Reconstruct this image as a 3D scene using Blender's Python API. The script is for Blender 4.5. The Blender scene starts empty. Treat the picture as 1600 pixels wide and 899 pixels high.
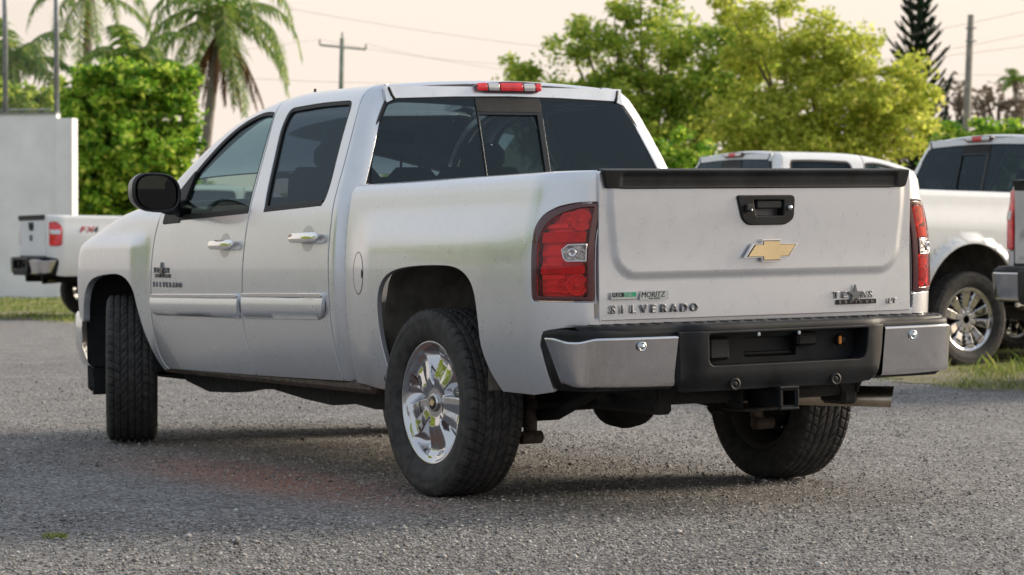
import bpy, math, random
import numpy as np
from mathutils import Vector, Matrix
from mathutils.geometry import delaunay_2d_cdt
R = math.radians
S = bpy.context.scene
COL = S.collection
random.seed(7); RNG = np.random.default_rng(7)

# ------------------------------------------------------------ camera, world, sun
CAM = Vector((-9.806, 6.295, 1.074)); YAW = -0.52856; PITCH = -0.0159
cd = bpy.data.cameras.new('camera'); cam = bpy.data.objects.new('camera', cd); COL.objects.link(cam)
S.camera = cam
cam.location = CAM
_d = Vector((math.cos(PITCH)*math.cos(YAW), math.cos(PITCH)*math.sin(YAW), math.sin(PITCH)))
cam.rotation_euler = _d.to_track_quat('-Z', 'Y').to_euler()
cd.sensor_width = 36; cd.lens = 91.65; cd.clip_start = .1; cd.clip_end = 3000
cd.dof.use_dof = True; cd.dof.focus_distance = 10.4; cd.dof.aperture_fstop = 5.8
S.view_settings.view_transform = 'Standard'; S.view_settings.look = 'None'
S.view_settings.gamma = 1; S.view_settings.exposure = 0.93
SUN_DIR = Vector((-.10, -.95, .36)).normalized()
W = bpy.data.worlds.new("World"); S.world = W; W.use_nodes = True
nt = W.node_tree; nt.nodes.clear()
sky = nt.nodes.new('ShaderNodeTexSky'); sky.sky_type = 'NISHITA'; sky.sun_disc = False
sky.sun_elevation = math.asin(SUN_DIR.z); sky.sun_rotation = math.atan2(SUN_DIR.x, SUN_DIR.y)
sky.air_density = 2.0; sky.dust_density = 6.0; sky.ozone_density = 1.0
b1 = nt.nodes.new('ShaderNodeBackground'); b1.inputs[1].default_value = .11
nt.links.new(sky.outputs[0], b1.inputs[0])
b2 = nt.nodes.new('ShaderNodeBackground'); b2.inputs[1].default_value = 1.0
# bright hazy veil over the whole sky: cream at the horizon, a little cooler overhead
tc = nt.nodes.new('ShaderNodeTexCoord'); sx = nt.nodes.new('ShaderNodeSeparateXYZ')
cr = nt.nodes.new('ShaderNodeValToRGB'); nt.links.new(tc.outputs['Generated'], sx.inputs[0])
# faint drawn-out cloud veils in the haze
mp_ = nt.nodes.new('ShaderNodeMapping'); mp_.inputs['Scale'].default_value = (1.5, 1.5, 9); nt.links.new(tc.outputs['Generated'], mp_.inputs['Vector'])
nz_ = nt.nodes.new('ShaderNodeTexNoise'); nz_.inputs['Scale'].default_value = 2.2; nz_.inputs['Detail'].default_value = 5; nt.links.new(mp_.outputs[0], nz_.inputs['Vector'])
mz = nt.nodes.new('ShaderNodeMath'); mz.operation = 'MULTIPLY_ADD'; nt.links.new(nz_.outputs[0], mz.inputs[0]); mz.inputs[1].default_value = .16; nt.links.new(sx.outputs[2], mz.inputs[2])
mz2 = nt.nodes.new('ShaderNodeMath'); mz2.operation = 'SUBTRACT'; nt.links.new(mz.outputs[0], mz2.inputs[0]); mz2.inputs[1].default_value = .08
nt.links.new(mz2.outputs[0], cr.inputs[0])
cr.color_ramp.elements[0].position = 0.0; cr.color_ramp.elements[0].color = (.615, .535, .475, 1)
cr.color_ramp.elements[1].position = .85; cr.color_ramp.elements[1].color = (.30, .355, .46, 1)
e = cr.color_ramp.elements.new(.45); e.color = (.44, .47, .52, 1)
e = cr.color_ramp.elements.new(.16); e.color = (.575, .52, .475, 1)
# away from the low sun the veil thins to a dimmer, bluer sky
dp = nt.nodes.new('ShaderNodeVectorMath'); dp.operation = 'DOT_PRODUCT'; nt.links.new(tc.outputs['Generated'], dp.inputs[0]); dp.inputs[1].default_value = (.42, -.91, 0)
mr = nt.nodes.new('ShaderNodeMapRange'); mr.interpolation_type = 'SMOOTHSTEP'; mr.inputs['From Min'].default_value = -.75; mr.inputs['From Max'].default_value = .45; nt.links.new(dp.outputs['Value'], mr.inputs['Value'])
mc = nt.nodes.new('ShaderNodeMixRGB'); nt.links.new(mr.outputs[0], mc.inputs[0]); mc.inputs[1].default_value = (.33, .36, .405, 1); nt.links.new(cr.outputs[0], mc.inputs[2])
nt.links.new(mc.outputs[0], b2.inputs[0])
mx = nt.nodes.new('ShaderNodeMixShader'); mx.inputs[0].default_value = .84
nt.links.new(b1.outputs[0], mx.inputs[1]); nt.links.new(b2.outputs[0], mx.inputs[2])
wo = nt.nodes.new('ShaderNodeOutputWorld'); nt.links.new(mx.outputs[0], wo.inputs[0])
sl = bpy.data.lights.new('sun', 'SUN'); sl.energy = 2.9; sl.angle = R(26.0); sl.color = (1, .87, .70)
so = bpy.data.objects.new('sun', sl); COL.objects.link(so); so.rotation_euler = SUN_DIR.to_track_quat('Z', 'Y').to_euler()

# ------------------------------------------------------------ helpers
def tag(o, label=None, cat=None, group=None, kind=None):
    if label: o['label'] = label
    if cat: o['category'] = cat
    if group: o['group'] = group
    if kind: o['kind'] = kind
    return o
def empty(name, loc=(0,0,0), rz=0, **k):
    o = bpy.data.objects.new(name, None); COL.objects.link(o); o.location = loc; o.rotation_euler = (0,0,rz)
    o.empty_display_size = .2
    return tag(o, **k)
BODY = Matrix.Identity(4)
def part(name, mesh, mat=None, parent=None, M=None, **k):
    o = bpy.data.objects.new(name, mesh); COL.objects.link(o)
    if parent is not None: o.parent = parent
    if M is not None: o.matrix_local = M
    if mat is not None:
        if not mesh.materials: mesh.materials.append(mat)
        else:
            if mesh.materials[0] is not mat:
                o.material_slots[0].link = 'OBJECT'; o.material_slots[0].material = mat
    return tag(o, **k)
def mesh_from(v, f, smooth=None, name='mesh'):
    m = bpy.data.meshes.new(name); m.from_pydata([tuple(map(float, p)) for p in v], [], f); 
    if smooth: m.polygons.foreach_set('use_smooth', [True]*len(m.polygons))
    m.update(); return m
def fast_mesh(V, F, name='mesh', smooth=False):
    V = np.ascontiguousarray(V, np.float32).reshape(-1, 3); F = np.ascontiguousarray(F, np.int32); n = F.shape[1]
    m = bpy.data.meshes.new(name); m.vertices.add(len(V)); m.vertices.foreach_set('co', V.ravel())
    m.loops.add(F.size); m.loops.foreach_set('vertex_index', F.ravel())
    m.polygons.add(len(F)); m.polygons.foreach_set('loop_start', np.arange(0, F.size, n, dtype=np.int32))
    m.polygons.foreach_set('loop_total', np.full(len(F), n, np.int32))
    if smooth: m.polygons.foreach_set('use_smooth', np.ones(len(F), bool))
    m.update(); m.validate(); return m
class MB:
    def __init__(s): s.v = []; s.f = []; s.s = []
    def add(s, v, f, smooth=False):
        o = len(s.v); s.v += [tuple(p) for p in v]; s.f += [tuple(i+o for i in q) for q in f]; s.s += [smooth]*len(f); return s
    def box(s, c, d, bev=0.0, M=None):
        x, y, z = [k/2 for k in d]; b = min(bev, x*.95, y*.95, z*.95)
        if b <= 0:
            v = [(i*x, j*y, k*z) for i in (-1,1) for j in (-1,1) for k in (-1,1)]
            f = [(0,1,3,2),(4,6,7,5),(0,4,5,1),(2,3,7,6),(0,2,6,4),(1,5,7,3)]
        else:
            v = []; idx = {}
            for i in (-1,1):
                for j in (-1,1):
                    for k in (-1,1):
                        for a in range(3):
                            p = [i*(x-b), j*(y-b), k*(z-b)]; p[a] = (i*x, j*y, k*z)[a]; idx[(i,j,k,a)] = len(v); v.append(tuple(p))
            f = []
            for a in range(3):
                o = [t for t in range(3) if t != a]
                for sg in (-1,1):
                    q = []
                    for (p1, p2) in ((-1,-1),(1,-1),(1,1),(-1,1)):
                        k = [0,0,0]; k[a] = sg; k[o[0]] = p1; k[o[1]] = p2; q.append(idx[(k[0],k[1],k[2],a)])
                    flip = (sg < 0) ^ (a == 1)
                    f.append(tuple(q[::-1]) if flip else tuple(q))
            for a in range(3):
                o = [t for t in range(3) if t != a]
                for p1 in (-1,1):
                    for p2 in (-1,1):
                        k0 = [0,0,0]; k1 = [0,0,0]; k0[a] = -1; k1[a] = 1
                        for kk in (k0, k1): kk[o[0]] = p1; kk[o[1]] = p2
                        f.append((idx[(*k0, o[0])], idx[(*k1, o[0])], idx[(*k1, o[1])], idx[(*k0, o[1])]))
            for i in (-1,1):
                for j in (-1,1):
                    for k in (-1,1): f.append(tuple(idx[(i,j,k,a)] for a in range(3)))
        T = Matrix.Translation(c) @ (M.to_4x4() if M else Matrix.Identity(4))
        return s.add([T @ Vector(p) for p in v], f)
    def tube(s, pts, r, n=10, cap=True, smooth=True):
        pts = [Vector(p) for p in pts]; rs = r if isinstance(r, (list, tuple)) else [r]*len(pts)
        up = None; v = []
        for i, p in enumerate(pts):
            t = (pts[min(i+1, len(pts)-1)]-pts[max(i-1, 0)]).normalized()
            if up is None: up = Vector((0,0,1)) if abs(t.z) < .9 else Vector((1,0,0))
            a = t.cross(up).normalized(); b = a.cross(t).normalized(); up = b
            for k in range(n):
                w = 2*math.pi*k/n; v.append(p+(a*math.cos(w)+b*math.sin(w))*rs[i])
        f = [(i*n+k, i*n+(k+1)%n, (i+1)*n+(k+1)%n, (i+1)*n+k) for i in range(len(pts)-1) for k in range(n)]
        s.add(v, f, smooth)
        if cap:
            o = len(s.v)-len(v)
            s.f += [tuple(o+k for k in range(n))[::-1], tuple(o+(len(pts)-1)*n+k for k in range(n))]; s.s += [False]*2
        return s
    def lathe(s, prof, c=(0,0,0), axis='Y', n=32, smooth=True, closed=False):
        v = []
        for (a, r) in prof:
            for k in range(n):
                w = 2*math.pi*k/n
                if axis == 'Y': v.append((c[0]+r*math.cos(w), c[1]+a, c[2]+r*math.sin(w)))
                elif axis == 'X': v.append((c[0]+a, c[1]+r*math.cos(w), c[2]+r*math.sin(w)))
                else: v.append((c[0]+r*math.cos(w), c[1]+r*math.sin(w), c[2]+a))
        f = [(i*n+k, i*n+(k+1)%n, (i+1)*n+(k+1)%n, (i+1)*n+k) for i in range(len(prof)-1) for k in range(n)]
        return s.add(v, f, smooth)
    def prism(s, poly, T, d, smooth=False):
        n = len(poly); v = [T(x, y, 0) for x, y in poly]+[T(x, y, d) for x, y in poly]
        return s.add(v, [tuple(range(n))[::-1], tuple(range(n, 2*n))]+[(i, (i+1)%n, n+(i+1)%n, n+i) for i in range(n)], smooth)
    def mesh(s, name='mesh', fix=True):
        m = bpy.data.meshes.new(name); m.from_pydata([tuple(p) for p in s.v], [], s.f)
        m.polygons.foreach_set('use_smooth', s.s)
        if fix:
            import bmesh
            bm = bmesh.new(); bm.from_mesh(m); bmesh.ops.recalc_face_normals(bm, faces=bm.faces); bm.to_mesh(m); bm.free()
        m.update(); return m

# ------------------------------------------------------------ materials
def mat(name): 
    m = bpy.data.materials.new(name); m.use_nodes = True; return m, m.node_tree, m.node_tree.nodes['Principled BSDF']
def N(t, kind, **k):
    n = t.nodes.new(kind)
    for a, b in k.items(): setattr(n, a, b)
    return n
def noise(t, scale, detail=3, rough=.55, coord='Object', vec=None):
    n = N(t, 'ShaderNodeTexNoise'); n.inputs['Scale'].default_value = scale; n.inputs['Detail'].default_value = detail; n.inputs['Roughness'].default_value = rough
    if vec is None:
        c = N(t, 'ShaderNodeTexCoord'); vec = c.outputs[coord]
    t.links.new(vec, n.inputs['Vector']); return n
def ramp(t, src, stops):
    r = N(t, 'ShaderNodeValToRGB'); e = r.color_ramp.elements
    while len(e) < len(stops): e.new(.5)
    for i, (p, c) in enumerate(stops):
        e[i].position = p; e[i].color = (*c, 1) if len(c) == 3 else c
    t.links.new(src, r.inputs[0]); return r
def bump(t, src, bs, strength=.3, dist=.01):
    b = N(t, 'ShaderNodeBump'); b.inputs['Strength'].default_value = strength; b.inputs['Distance'].default_value = dist
    t.links.new(src, b.inputs['Height']); t.links.new(b.outputs[0], bs.inputs['Normal']); return b
def simple(name, col, rough=.5, metal=0, spec=.5, nz=None, bmp=None, var=.25, coat=0):
    m, t, b = mat(name); b.inputs['Base Color'].default_value = (*col, 1); b.inputs['Roughness'].default_value = rough
    b.inputs['Metallic'].default_value = metal; b.inputs['Specular IOR Level'].default_value = spec
    if coat: b.inputs['Coat Weight'].default_value = coat; b.inputs['Coat Roughness'].default_value = .04
    if nz:
        n = noise(t, nz, 5); r = ramp(t, n.outputs[0], [(.3, tuple(c*(1-var) for c in col)), (.7, tuple(min(1, c*(1+var)) for c in col))])
        t.links.new(r.outputs[0], b.inputs['Base Color'])
    if bmp: bump(t, noise(t, bmp[0], 4).outputs[0], b, bmp[1], bmp[2])
    return m
def paint_mat(name, col, metal=.55, rough=.36):
    m, t, b = mat(name)
    n = noise(t, 1.7, 5, .6); n2 = noise(t, 14, 5, .65)
    mxn = N(t, 'ShaderNodeMath', operation='ADD'); t.links.new(n.outputs[0], mxn.inputs[0]); t.links.new(n2.outputs[0], mxn.inputs[1])
    r = ramp(t, mxn.outputs[0], [(.75, tuple(c*.955 for c in col)), (1.15, col)])
    # road film: brownish dust that lies on the lowest panels
    g = N(t, 'ShaderNodeTexCoord'); sp = N(t, 'ShaderNodeSeparateXYZ'); t.links.new(g.outputs['Object'], sp.inputs[0])
    mr = N(t, 'ShaderNodeMapRange'); mr.inputs['From Min'].default_value = .78; mr.inputs['From Max'].default_value = .42; mr.inputs['To Max'].default_value = .38
    t.links.new(sp.outputs[2], mr.inputs['Value'])
    mm = N(t, 'ShaderNodeMath', operation='MULTIPLY'); t.links.new(mr.outputs[0], mm.inputs[0]); t.links.new(n2.outputs[0], mm.inputs[1])
    mc = N(t, 'ShaderNodeMixRGB'); t.links.new(mm.outputs[0], mc.inputs[0]); t.links.new(r.outputs[0], mc.inputs[1]); mc.inputs[2].default_value = (.17,.145,.12,1)
    t.links.new(mc.outputs[0], b.inputs['Base Color'])
    b.inputs['Metallic'].default_value = metal; b.inputs['Coat Weight'].default_value = .9; b.inputs['Coat Roughness'].default_value = .05
    rr = N(t, 'ShaderNodeMapRange'); t.links.new(n2.outputs[0], rr.inputs['Value']); rr.inputs['To Min'].default_value = rough-.04; rr.inputs['To Max'].default_value = rough+.08
    t.links.new(rr.outputs[0], b.inputs['Roughness'])
    return m
M = {}
M['silver'] = paint_mat('silver_paint', (.70,.715,.745), .66, .27)
M['silver_dark'] = paint_mat('grey_silver_paint', (.50,.50,.51), .5, .36)
M['white'] = paint_mat('white_paint', (.80,.80,.79), 0, .40)
M['chrome'] = simple('chrome', (.86,.86,.87), .06, 1, bmp=(260,.02,.001))
M['rim_chrome'] = simple('wheel_chrome', (.58,.58,.60), .07, 1)
M['chrome_brushed'] = simple('chrome_dusty', (.62,.62,.64), .08, 1, bmp=(500,.08,.0006), nz=200, var=.10)
M['letter_chrome'] = simple('letter_chrome', (.20,.205,.215), .36, 1)
M['barrel'] = simple('sooty_rim_barrel', (.12,.11,.10), .5, .5)
M['steel'] = simple('exhaust_steel', (.42,.36,.28), .28, 1, nz=9, bmp=(60,.1,.004))
M['black'] = simple('black_plastic', (.011,.012,.014), .52, spec=.28, nz=7, bmp=(420,.35,.0015), var=.85)
M['gloss_black'] = simple('gloss_black_trim', (.012,.013,.015), .22, nz=5)
M['rubber'] = simple('black_rubber', (.012,.012,.013), .6)
M['underbody'] = simple('sooty_underbody', (.010,.009,.008), .8, nz=7, bmp=(20,.6,.02), var=.5)
M['rocker'] = simple('dusty_rocker', (.085,.065,.05), .8, nz=16, bmp=(30,.6,.02), var=.5)
M['liner'] = simple('dusty_wheel_liner', (.11,.10,.085), .55, nz=8, bmp=(12,.4,.02), var=.5)
M['liner_dark'] = simple('dark_wheel_liner', (.012,.012,.013), .75, nz=8, bmp=(12,.4,.02), var=.5)
M['interior'] = simple('dark_cabin_fabric', (.022,.021,.021), .85, nz=20)
M['gold'] = simple('gold_emblem', (.86,.68,.40), .30, .8, nz=8, var=.12)
M['badge_black'] = simple('badge_black', (.01,.01,.012), .3)
M['badge_green'] = simple('badge_green', (.02,.35,.16), .4)
M['badge_silver'] = simple('badge_silver', (.55,.60,.62), .25, .9)
M['decal_grey'] = simple('decal_grey', (.06,.065,.075), .4); M['decal_red'] = simple('decal_red', (.5,.03,.04), .4)
M['mirror'] = simple('mirror_glass', (.55,.36,.30), .02, 1)  # reddish tint: a warm reflection put into the glass colour
M['amber'] = simple('amber_lens', (.9,.28,.02), .2, coat=1)
M['clear_lens'] = simple('clear_lamp_lens', (.62,.62,.62), .12, .7)
M['reflector'] = simple('lamp_reflector', (1.0,.72,.68), .3, .2, bmp=(45,.5,.006))
M['lamp_dark'] = simple('lamp_border', (.07,.004,.008), .15, coat=1)
M['bulb'] = simple('lamp_bulb', (1.0,.85,.80), .15, coat=1)
M['red_solid'] = simple('red_lens_solid', (.78,.014,.024), .12, coat=1, nz=14, var=.35, bmp=(30,.4,.006))
def glass_mat(name, tint, refl=1.0, col=(1,1,1)):
    m, t, b = mat(name); t.nodes.remove(b)
    tr = N(t, 'ShaderNodeBsdfTransparent'); tr.inputs[0].default_value = (*tint, 1)
    gl = N(t, 'ShaderNodeBsdfGlossy'); gl.inputs['Roughness'].default_value = .015; gl.inputs['Color'].default_value = (*col, 1)
    fr = N(t, 'ShaderNodeFresnel'); fr.inputs['IOR'].default_value = 1.52
    mu = N(t, 'ShaderNodeMath', operation='MULTIPLY'); mu.inputs[1].default_value = refl; t.links.new(fr.outputs[0], mu.inputs[0])
    ms = N(t, 'ShaderNodeMixShader'); t.links.new(mu.outputs[0], ms.inputs[0]); t.links.new(tr.outputs[0], ms.inputs[1]); t.links.new(gl.outputs[0], ms.inputs[2])
    t.links.new(ms.outputs[0], t.nodes['Material Output'].inputs[0]); return m
def dusty_glass(name, tint, dust=.05, specks=True, refl=1.0):
    m = glass_mat(name, tint, refl, (.66,.86,1.0)); t = m.node_tree; out = t.nodes['Material Output']; src = out.inputs[0].links[0].from_socket
    df = N(t, 'ShaderNodeBsdfDiffuse'); df.inputs[0].default_value = (.40,.47,.55,1)
    n = noise(t, 3, 4); mr = N(t, 'ShaderNodeMapRange'); t.links.new(n.outputs[0], mr.inputs[0]); mr.inputs['To Min'].default_value = dust*.6; mr.inputs['To Max'].default_value = dust*1.3
    fac = mr.outputs[0]
    if specks:
        v = N(t, 'ShaderNodeTexVoronoi'); v.inputs['Scale'].default_value = 15; c = N(t, 'ShaderNodeTexCoord'); t.links.new(c.outputs['Object'], v.inputs['Vector'])
        l = N(t, 'ShaderNodeMath', operation='LESS_THAN'); l.inputs[1].default_value = .075; t.links.new(v.outputs['Distance'], l.inputs[0])
        sp = N(t, 'ShaderNodeSeparateColor'); t.links.new(v.outputs['Color'], sp.inputs[0])
        g2 = N(t, 'ShaderNodeMath', operation='GREATER_THAN'); g2.inputs[1].default_value = .80; t.links.new(sp.outputs[0], g2.inputs[0])
        mm = N(t, 'ShaderNodeMath', operation='MULTIPLY'); t.links.new(l.outputs[0], mm.inputs[0]); t.links.new(g2.outputs[0], mm.inputs[1])
        m3 = N(t, 'ShaderNodeMath', operation='MAXIMUM'); t.links.new(mm.outputs[0], m3.inputs[0]); t.links.new(fac, m3.inputs[1]); fac = m3.outputs[0]
    ms = N(t, 'ShaderNodeMixShader'); t.links.new(fac, ms.inputs[0]); t.links.new(src, ms.inputs[1]); t.links.new(df.outputs[0], ms.inputs[2])
    t.links.new(ms.outputs[0], out.inputs[0]); return m
M['tint_rear'] = dusty_glass('tinted_rear_glass', (.15,.20,.20), .014, True, .8)
M['tint_side'] = dusty_glass('tinted_side_glass', (.06,.075,.09), .010, False, .50)
M['tint_front'] = dusty_glass('green_front_glass', (.26,.36,.32), .006, False, .6)
M['windshield'] = glass_mat('windshield_glass', (.80,.90,.84))
M['red_lens'] = glass_mat('red_lens_glass', (1.0,.22,.22), .9)
M['clear_glass'] = glass_mat('clear_cover_glass', (.93,.93,.93), 1.2)
# tyre
m, t, b = mat('tyre_rubber'); n = noise(t, 22, 6); r = ramp(t, n.outputs[0], [(.35, (.020,.020,.020)), (.75, (.068,.062,.058))])
t.links.new(r.outputs[0], b.inputs['Base Color']); b.inputs['Roughness'].default_value = .78; bump(t, noise(t, 150, 3).outputs[0], b, .25, .003); M['tyre'] = m
# ------------------------------------------------------------ body surfaces of a pickup (x forward from the rear axle, y left, z up)
def sm(x): x=np.clip(x,0,1); return x*x*(3-2*x)
def hsp(x,xs,ys):
    xs=np.array(xs,float);ys=np.array(ys,float);m=np.gradient(ys,xs)
    x=np.clip(x,xs[0],xs[-1]);i=np.clip(np.searchsorted(xs,x)-1,0,len(xs)-2)
    h=xs[i+1]-xs[i];s=(x-xs[i])/h
    return (2*s**3-3*s*s+1)*ys[i]+(s**3-2*s*s+s)*h*m[i]+(3*s*s-2*s**3)*ys[i+1]+(s**3-s*s)*h*m[i+1]
TT=np.arange(.30,3.2,.005)
def table(an_t,an_a):
    A=np.radians(hsp(TT,an_t,an_a))
    y=np.concatenate([[0],np.cumsum(-np.sin((A[1:]+A[:-1])/2)*.005)]);z=np.concatenate([[0],np.cumsum(np.cos((A[1:]+A[:-1])/2)*.005)])
    return y,z,A
def mk(an_t,an_a):
    y,z,A=table(an_t,an_a); k=np.argmin(abs(TT-.95))
    return y-y[k]+1.0, z-z[k]+.95, A
LOW_T=[.30,.40,.50,.60,.75,.90,1.0,1.10,1.18]; LOW_A=[-26,-20,-14,-9,-4.5,-1.0,1.5,4.5,7]
TB=mk(LOW_T+[1.27,1.45,3.2],LOW_A+[10,14,14])
TC=mk(LOW_T+[1.25,1.31,1.38,1.6,3.2],LOW_A+[11,18,21,22.5,22.5])
def curl(s,a0,a1,L):
    n=24;s=np.asarray(s,float);k=(np.arange(n)+.5)/n
    ss=s[...,None]*k;A=a0[...,None]+(a1-a0)[...,None]*sm(ss/L)
    return -(np.sin(A)).mean(-1)*s,(np.cos(A)).mean(-1)*s
def sect(T,t,t0,a1,L):
    t=np.asarray(t,float);t0=np.broadcast_to(t0,t.shape)
    tb=np.minimum(t,t0)
    y=np.interp(tb,TT,T[0]);z=np.interp(tb,TT,T[1]);a0=np.interp(tb,TT,T[2])
    dy,dz=curl(np.maximum(t-t0,0),a0,np.radians(a1)+0*a0,L)
    return y+dy,z+dz
def ell(q,a,b,n=1.0):
    # quarter ellipse then straight inward; q arc-like
    L=(a+b)*.78
    th=np.clip(q/L,0,1)*np.pi/2
    return a*np.sin(th), b*(1-np.cos(th))+np.maximum(q-L,0)
def bed(u,t):
    u=np.asarray(u,float);t=np.asarray(t,float)
    y,z=sect(TB,t,1.325,95,.10)
    fl=.030*sm((.74-u)/.26)*sm((1.27-z)/.20)*sm((z-.2)/.3)
    fl=fl*(1-.5*sm((-.5-u)/.4))
    us=-.82;q=np.maximum(us-u,0)
    dx,dy=ell(q,.235,.19)
    X,Y=np.maximum(u,us)-dx,y+fl-.012-dy;return np.stack([X,Y,z-.011*X],-1)
def cab_us(t): return hsp(t,[.3,1.15,1.25,1.5,1.7,1.85,2.2],[.905,.905,.912,.962,1.02,1.07,1.10])
def cab_t0(u): return hsp(u,[0,1.1,1.5,1.9,2.2,2.5,2.8,3.05,3.3],[1.768,1.768,1.775,1.772,1.735,1.655,1.50,1.33,1.2])
def cab(u,t):
    u=np.asarray(u,float);t=np.asarray(t,float)
    y,z=sect(TC,t,cab_t0(u),87,.24)
    us=cab_us(t);q=np.maximum(us-u,0);dx,dy=ell(q,.06,.10)
    k=sm((u-2.9)/.5)*0
    X,Y=np.maximum(u,us)-dx,y-.014-dy;return np.stack([X,Y,z-.011*X],-1)
def fen_t0(u): return hsp(u,[2.8,3.1,3.45,3.8,4.05,4.3,4.7],[1.23,1.225,1.21,1.145,1.065,.975,.89])
def fen(u,t):
    u=np.asarray(u,float);t=np.asarray(t,float)
    t0=fen_t0(u)
    y,z=sect(TC,t,t0,80,.20)
    fl=.034*sm((u-3.06)/.24)*sm((1.22-z)/.10)
    q=np.maximum(u-4.0,0);dx,dy=ell(q,.42,.62)
    X,Y=np.minimum(u,4.0)+dx,y+fl-.014-dy;return np.stack([X,Y,z-.011*X],-1)

def tip(x, y): return np.asarray(x), np.asarray(y)
def cabz_back(z): return hsp(z, [1.0,1.2,1.43,1.65,1.80,1.9], [.845,.847,.898,.955,.998,1.02])
def back(y, z):
    y = np.asarray(y, float); z = np.asarray(z, float)
    return np.stack([cabz_back(z)-.012*(1-(y/.8)**2), y, z+0*y], -1)
def te(u): return cab_t0(u)+.185
def roof(u, v):
    u = np.asarray(u, float); v = np.asarray(v, float)
    uc = np.maximum(u, 1.10); E = cab(uc, te(uc)); q = np.maximum(1.10-u, 0)
    th = np.clip(q/.12, 0, 1)*np.pi/2*.92; ex = np.maximum(q-.12, 0)
    x = E[..., 0]-.075*np.sin(th)-ex*.20; z = E[..., 2]+.032*(1-v*v)-.055*(1-np.cos(th))-ex
    fr = sm((uc-2.0)/.5)*(1-v*v)
    return np.stack([x+.10*fr, E[..., 1]*v, z+.02*fr], -1)
def hood(u, v):
    u = np.asarray(u, float); v = np.asarray(v, float); E = fen(u, fen_t0(u)+.17)
    return np.stack([E[..., 0]+.18*(1-v*v)*sm((u-3.6)/.8), E[..., 1]*v, E[..., 2]+.03*(1-v**2)], -1)
def gate(y, z):
    y = np.asarray(y, float); z = np.asarray(z, float)
    # upper field stands proud of the lower, with a rounded shoulder
    hw = .742-.03*sm((1.30-z)/.35)
    rr = .10; qx = np.abs(y)-(hw-rr); qz = (.958+rr)-z
    d = rr-np.hypot(np.maximum(qx, 0), np.maximum(qz, 0))-np.minimum(np.maximum(qx, qz), 0)
    k = sm((d+.012)/.036)
    return np.stack([-1.070-.009*k-.010*sm((z-1.0)/.4)+.010*(np.abs(y)/.78)**2, y, z+0*y], -1)
def mir(fn): return lambda u, t: fn(u, t)*np.array([1, -1, 1])
def plane(o, a, b): 
    o, a, b = map(lambda q: np.array(q, float), (o, a, b)); return lambda u, t: o+np.asarray(u, float)[..., None]*a+np.asarray(t, float)[..., None]*b

def crv(pts, n=6, closed=False):
    P = [np.array(p, float) for p in pts]; out = []; L = len(P)
    rng_ = range(L if closed else L-1)
    for i in rng_:
        p0 = P[(i-1) % L] if (closed or i > 0) else 2*P[0]-P[1]; p1 = P[i]; p2 = P[(i+1) % L]; p3 = P[(i+2) % L] if (closed or i < L-2) else 2*P[-1]-P[-2]
        for k in range(n):
            s = k/n; out.append(tuple(.5*((2*p1)+(-p0+p2)*s+(2*p0-5*p1+4*p2-p3)*s*s+(-p0+3*p1-3*p2+p3)*s**3)))
    if not closed: out.append(tuple(P[-1]))
    return out
def rnd(pts, r, n=5):
    out = []; L = len(pts)
    for i in range(L):
        rr = r[i] if isinstance(r, (list, tuple)) else r
        p = np.array(pts[i], float); a = np.array(pts[i-1], float)-p; c = np.array(pts[(i+1) % L], float)-p
        la, lc = np.linalg.norm(a), np.linalg.norm(c); d = min(rr, la*.48, lc*.48)
        if d < 1e-4: out.append(tuple(p)); continue
        A, Cc = p+a/la*d, p+c/lc*d
        for k in range(n+1):
            s = k/n; out.append(tuple((1-s)**2*A+2*s*(1-s)*p+s*s*Cc))
    return out
def dens(poly, h):
    out = []
    for i in range(len(poly)):
        a = np.array(poly[i]); b = np.array(poly[(i+1) % len(poly)]); n = max(1, int(math.ceil(np.linalg.norm(b-a)/h)))
        for k in range(n): out.append(tuple(a+(b-a)*k/n))
    o2 = [out[0]]
    for p in out[1:]:
        if np.hypot(p[0]-o2[-1][0], p[1]-o2[-1][1]) > 1e-4: o2.append(p)
    if np.hypot(o2[0][0]-o2[-1][0], o2[0][1]-o2[-1][1]) < 1e-4: o2.pop()
    return o2
def area(p):
    p = np.array(p); x, y = p[:, 0], p[:, 1]; return .5*np.sum(x*np.roll(y, -1)-np.roll(x, -1)*y)
def inset(poly, d):
    P = np.array(poly); s = 1 if area(P) > 0 else -1
    e = np.roll(P, -1, 0)-P; e /= np.linalg.norm(e, axis=1)[:, None]+1e-12; n = np.stack([-e[:, 1], e[:, 0]], 1)*s
    m = n+np.roll(n, 1, 0); l = (m*m).sum(1)[:, None]; m = m/np.maximum(l, .6)*2
    return [tuple(p) for p in (P+m*d)]
def inside(P, poly):
    x, y = P[:, 0], P[:, 1]; q = np.array(poly); c = np.zeros(len(P), bool); j = len(q)-1
    for i in range(len(q)):
        xi, yi = q[i]; xj, yj = q[j]
        if yi != yj:
            k = ((yi > y) != (yj > y)) & (x < (xj-xi)*(y-yi)/(yj-yi)+xi); c ^= k
        j = i
    return c
CACHE = {}
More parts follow.
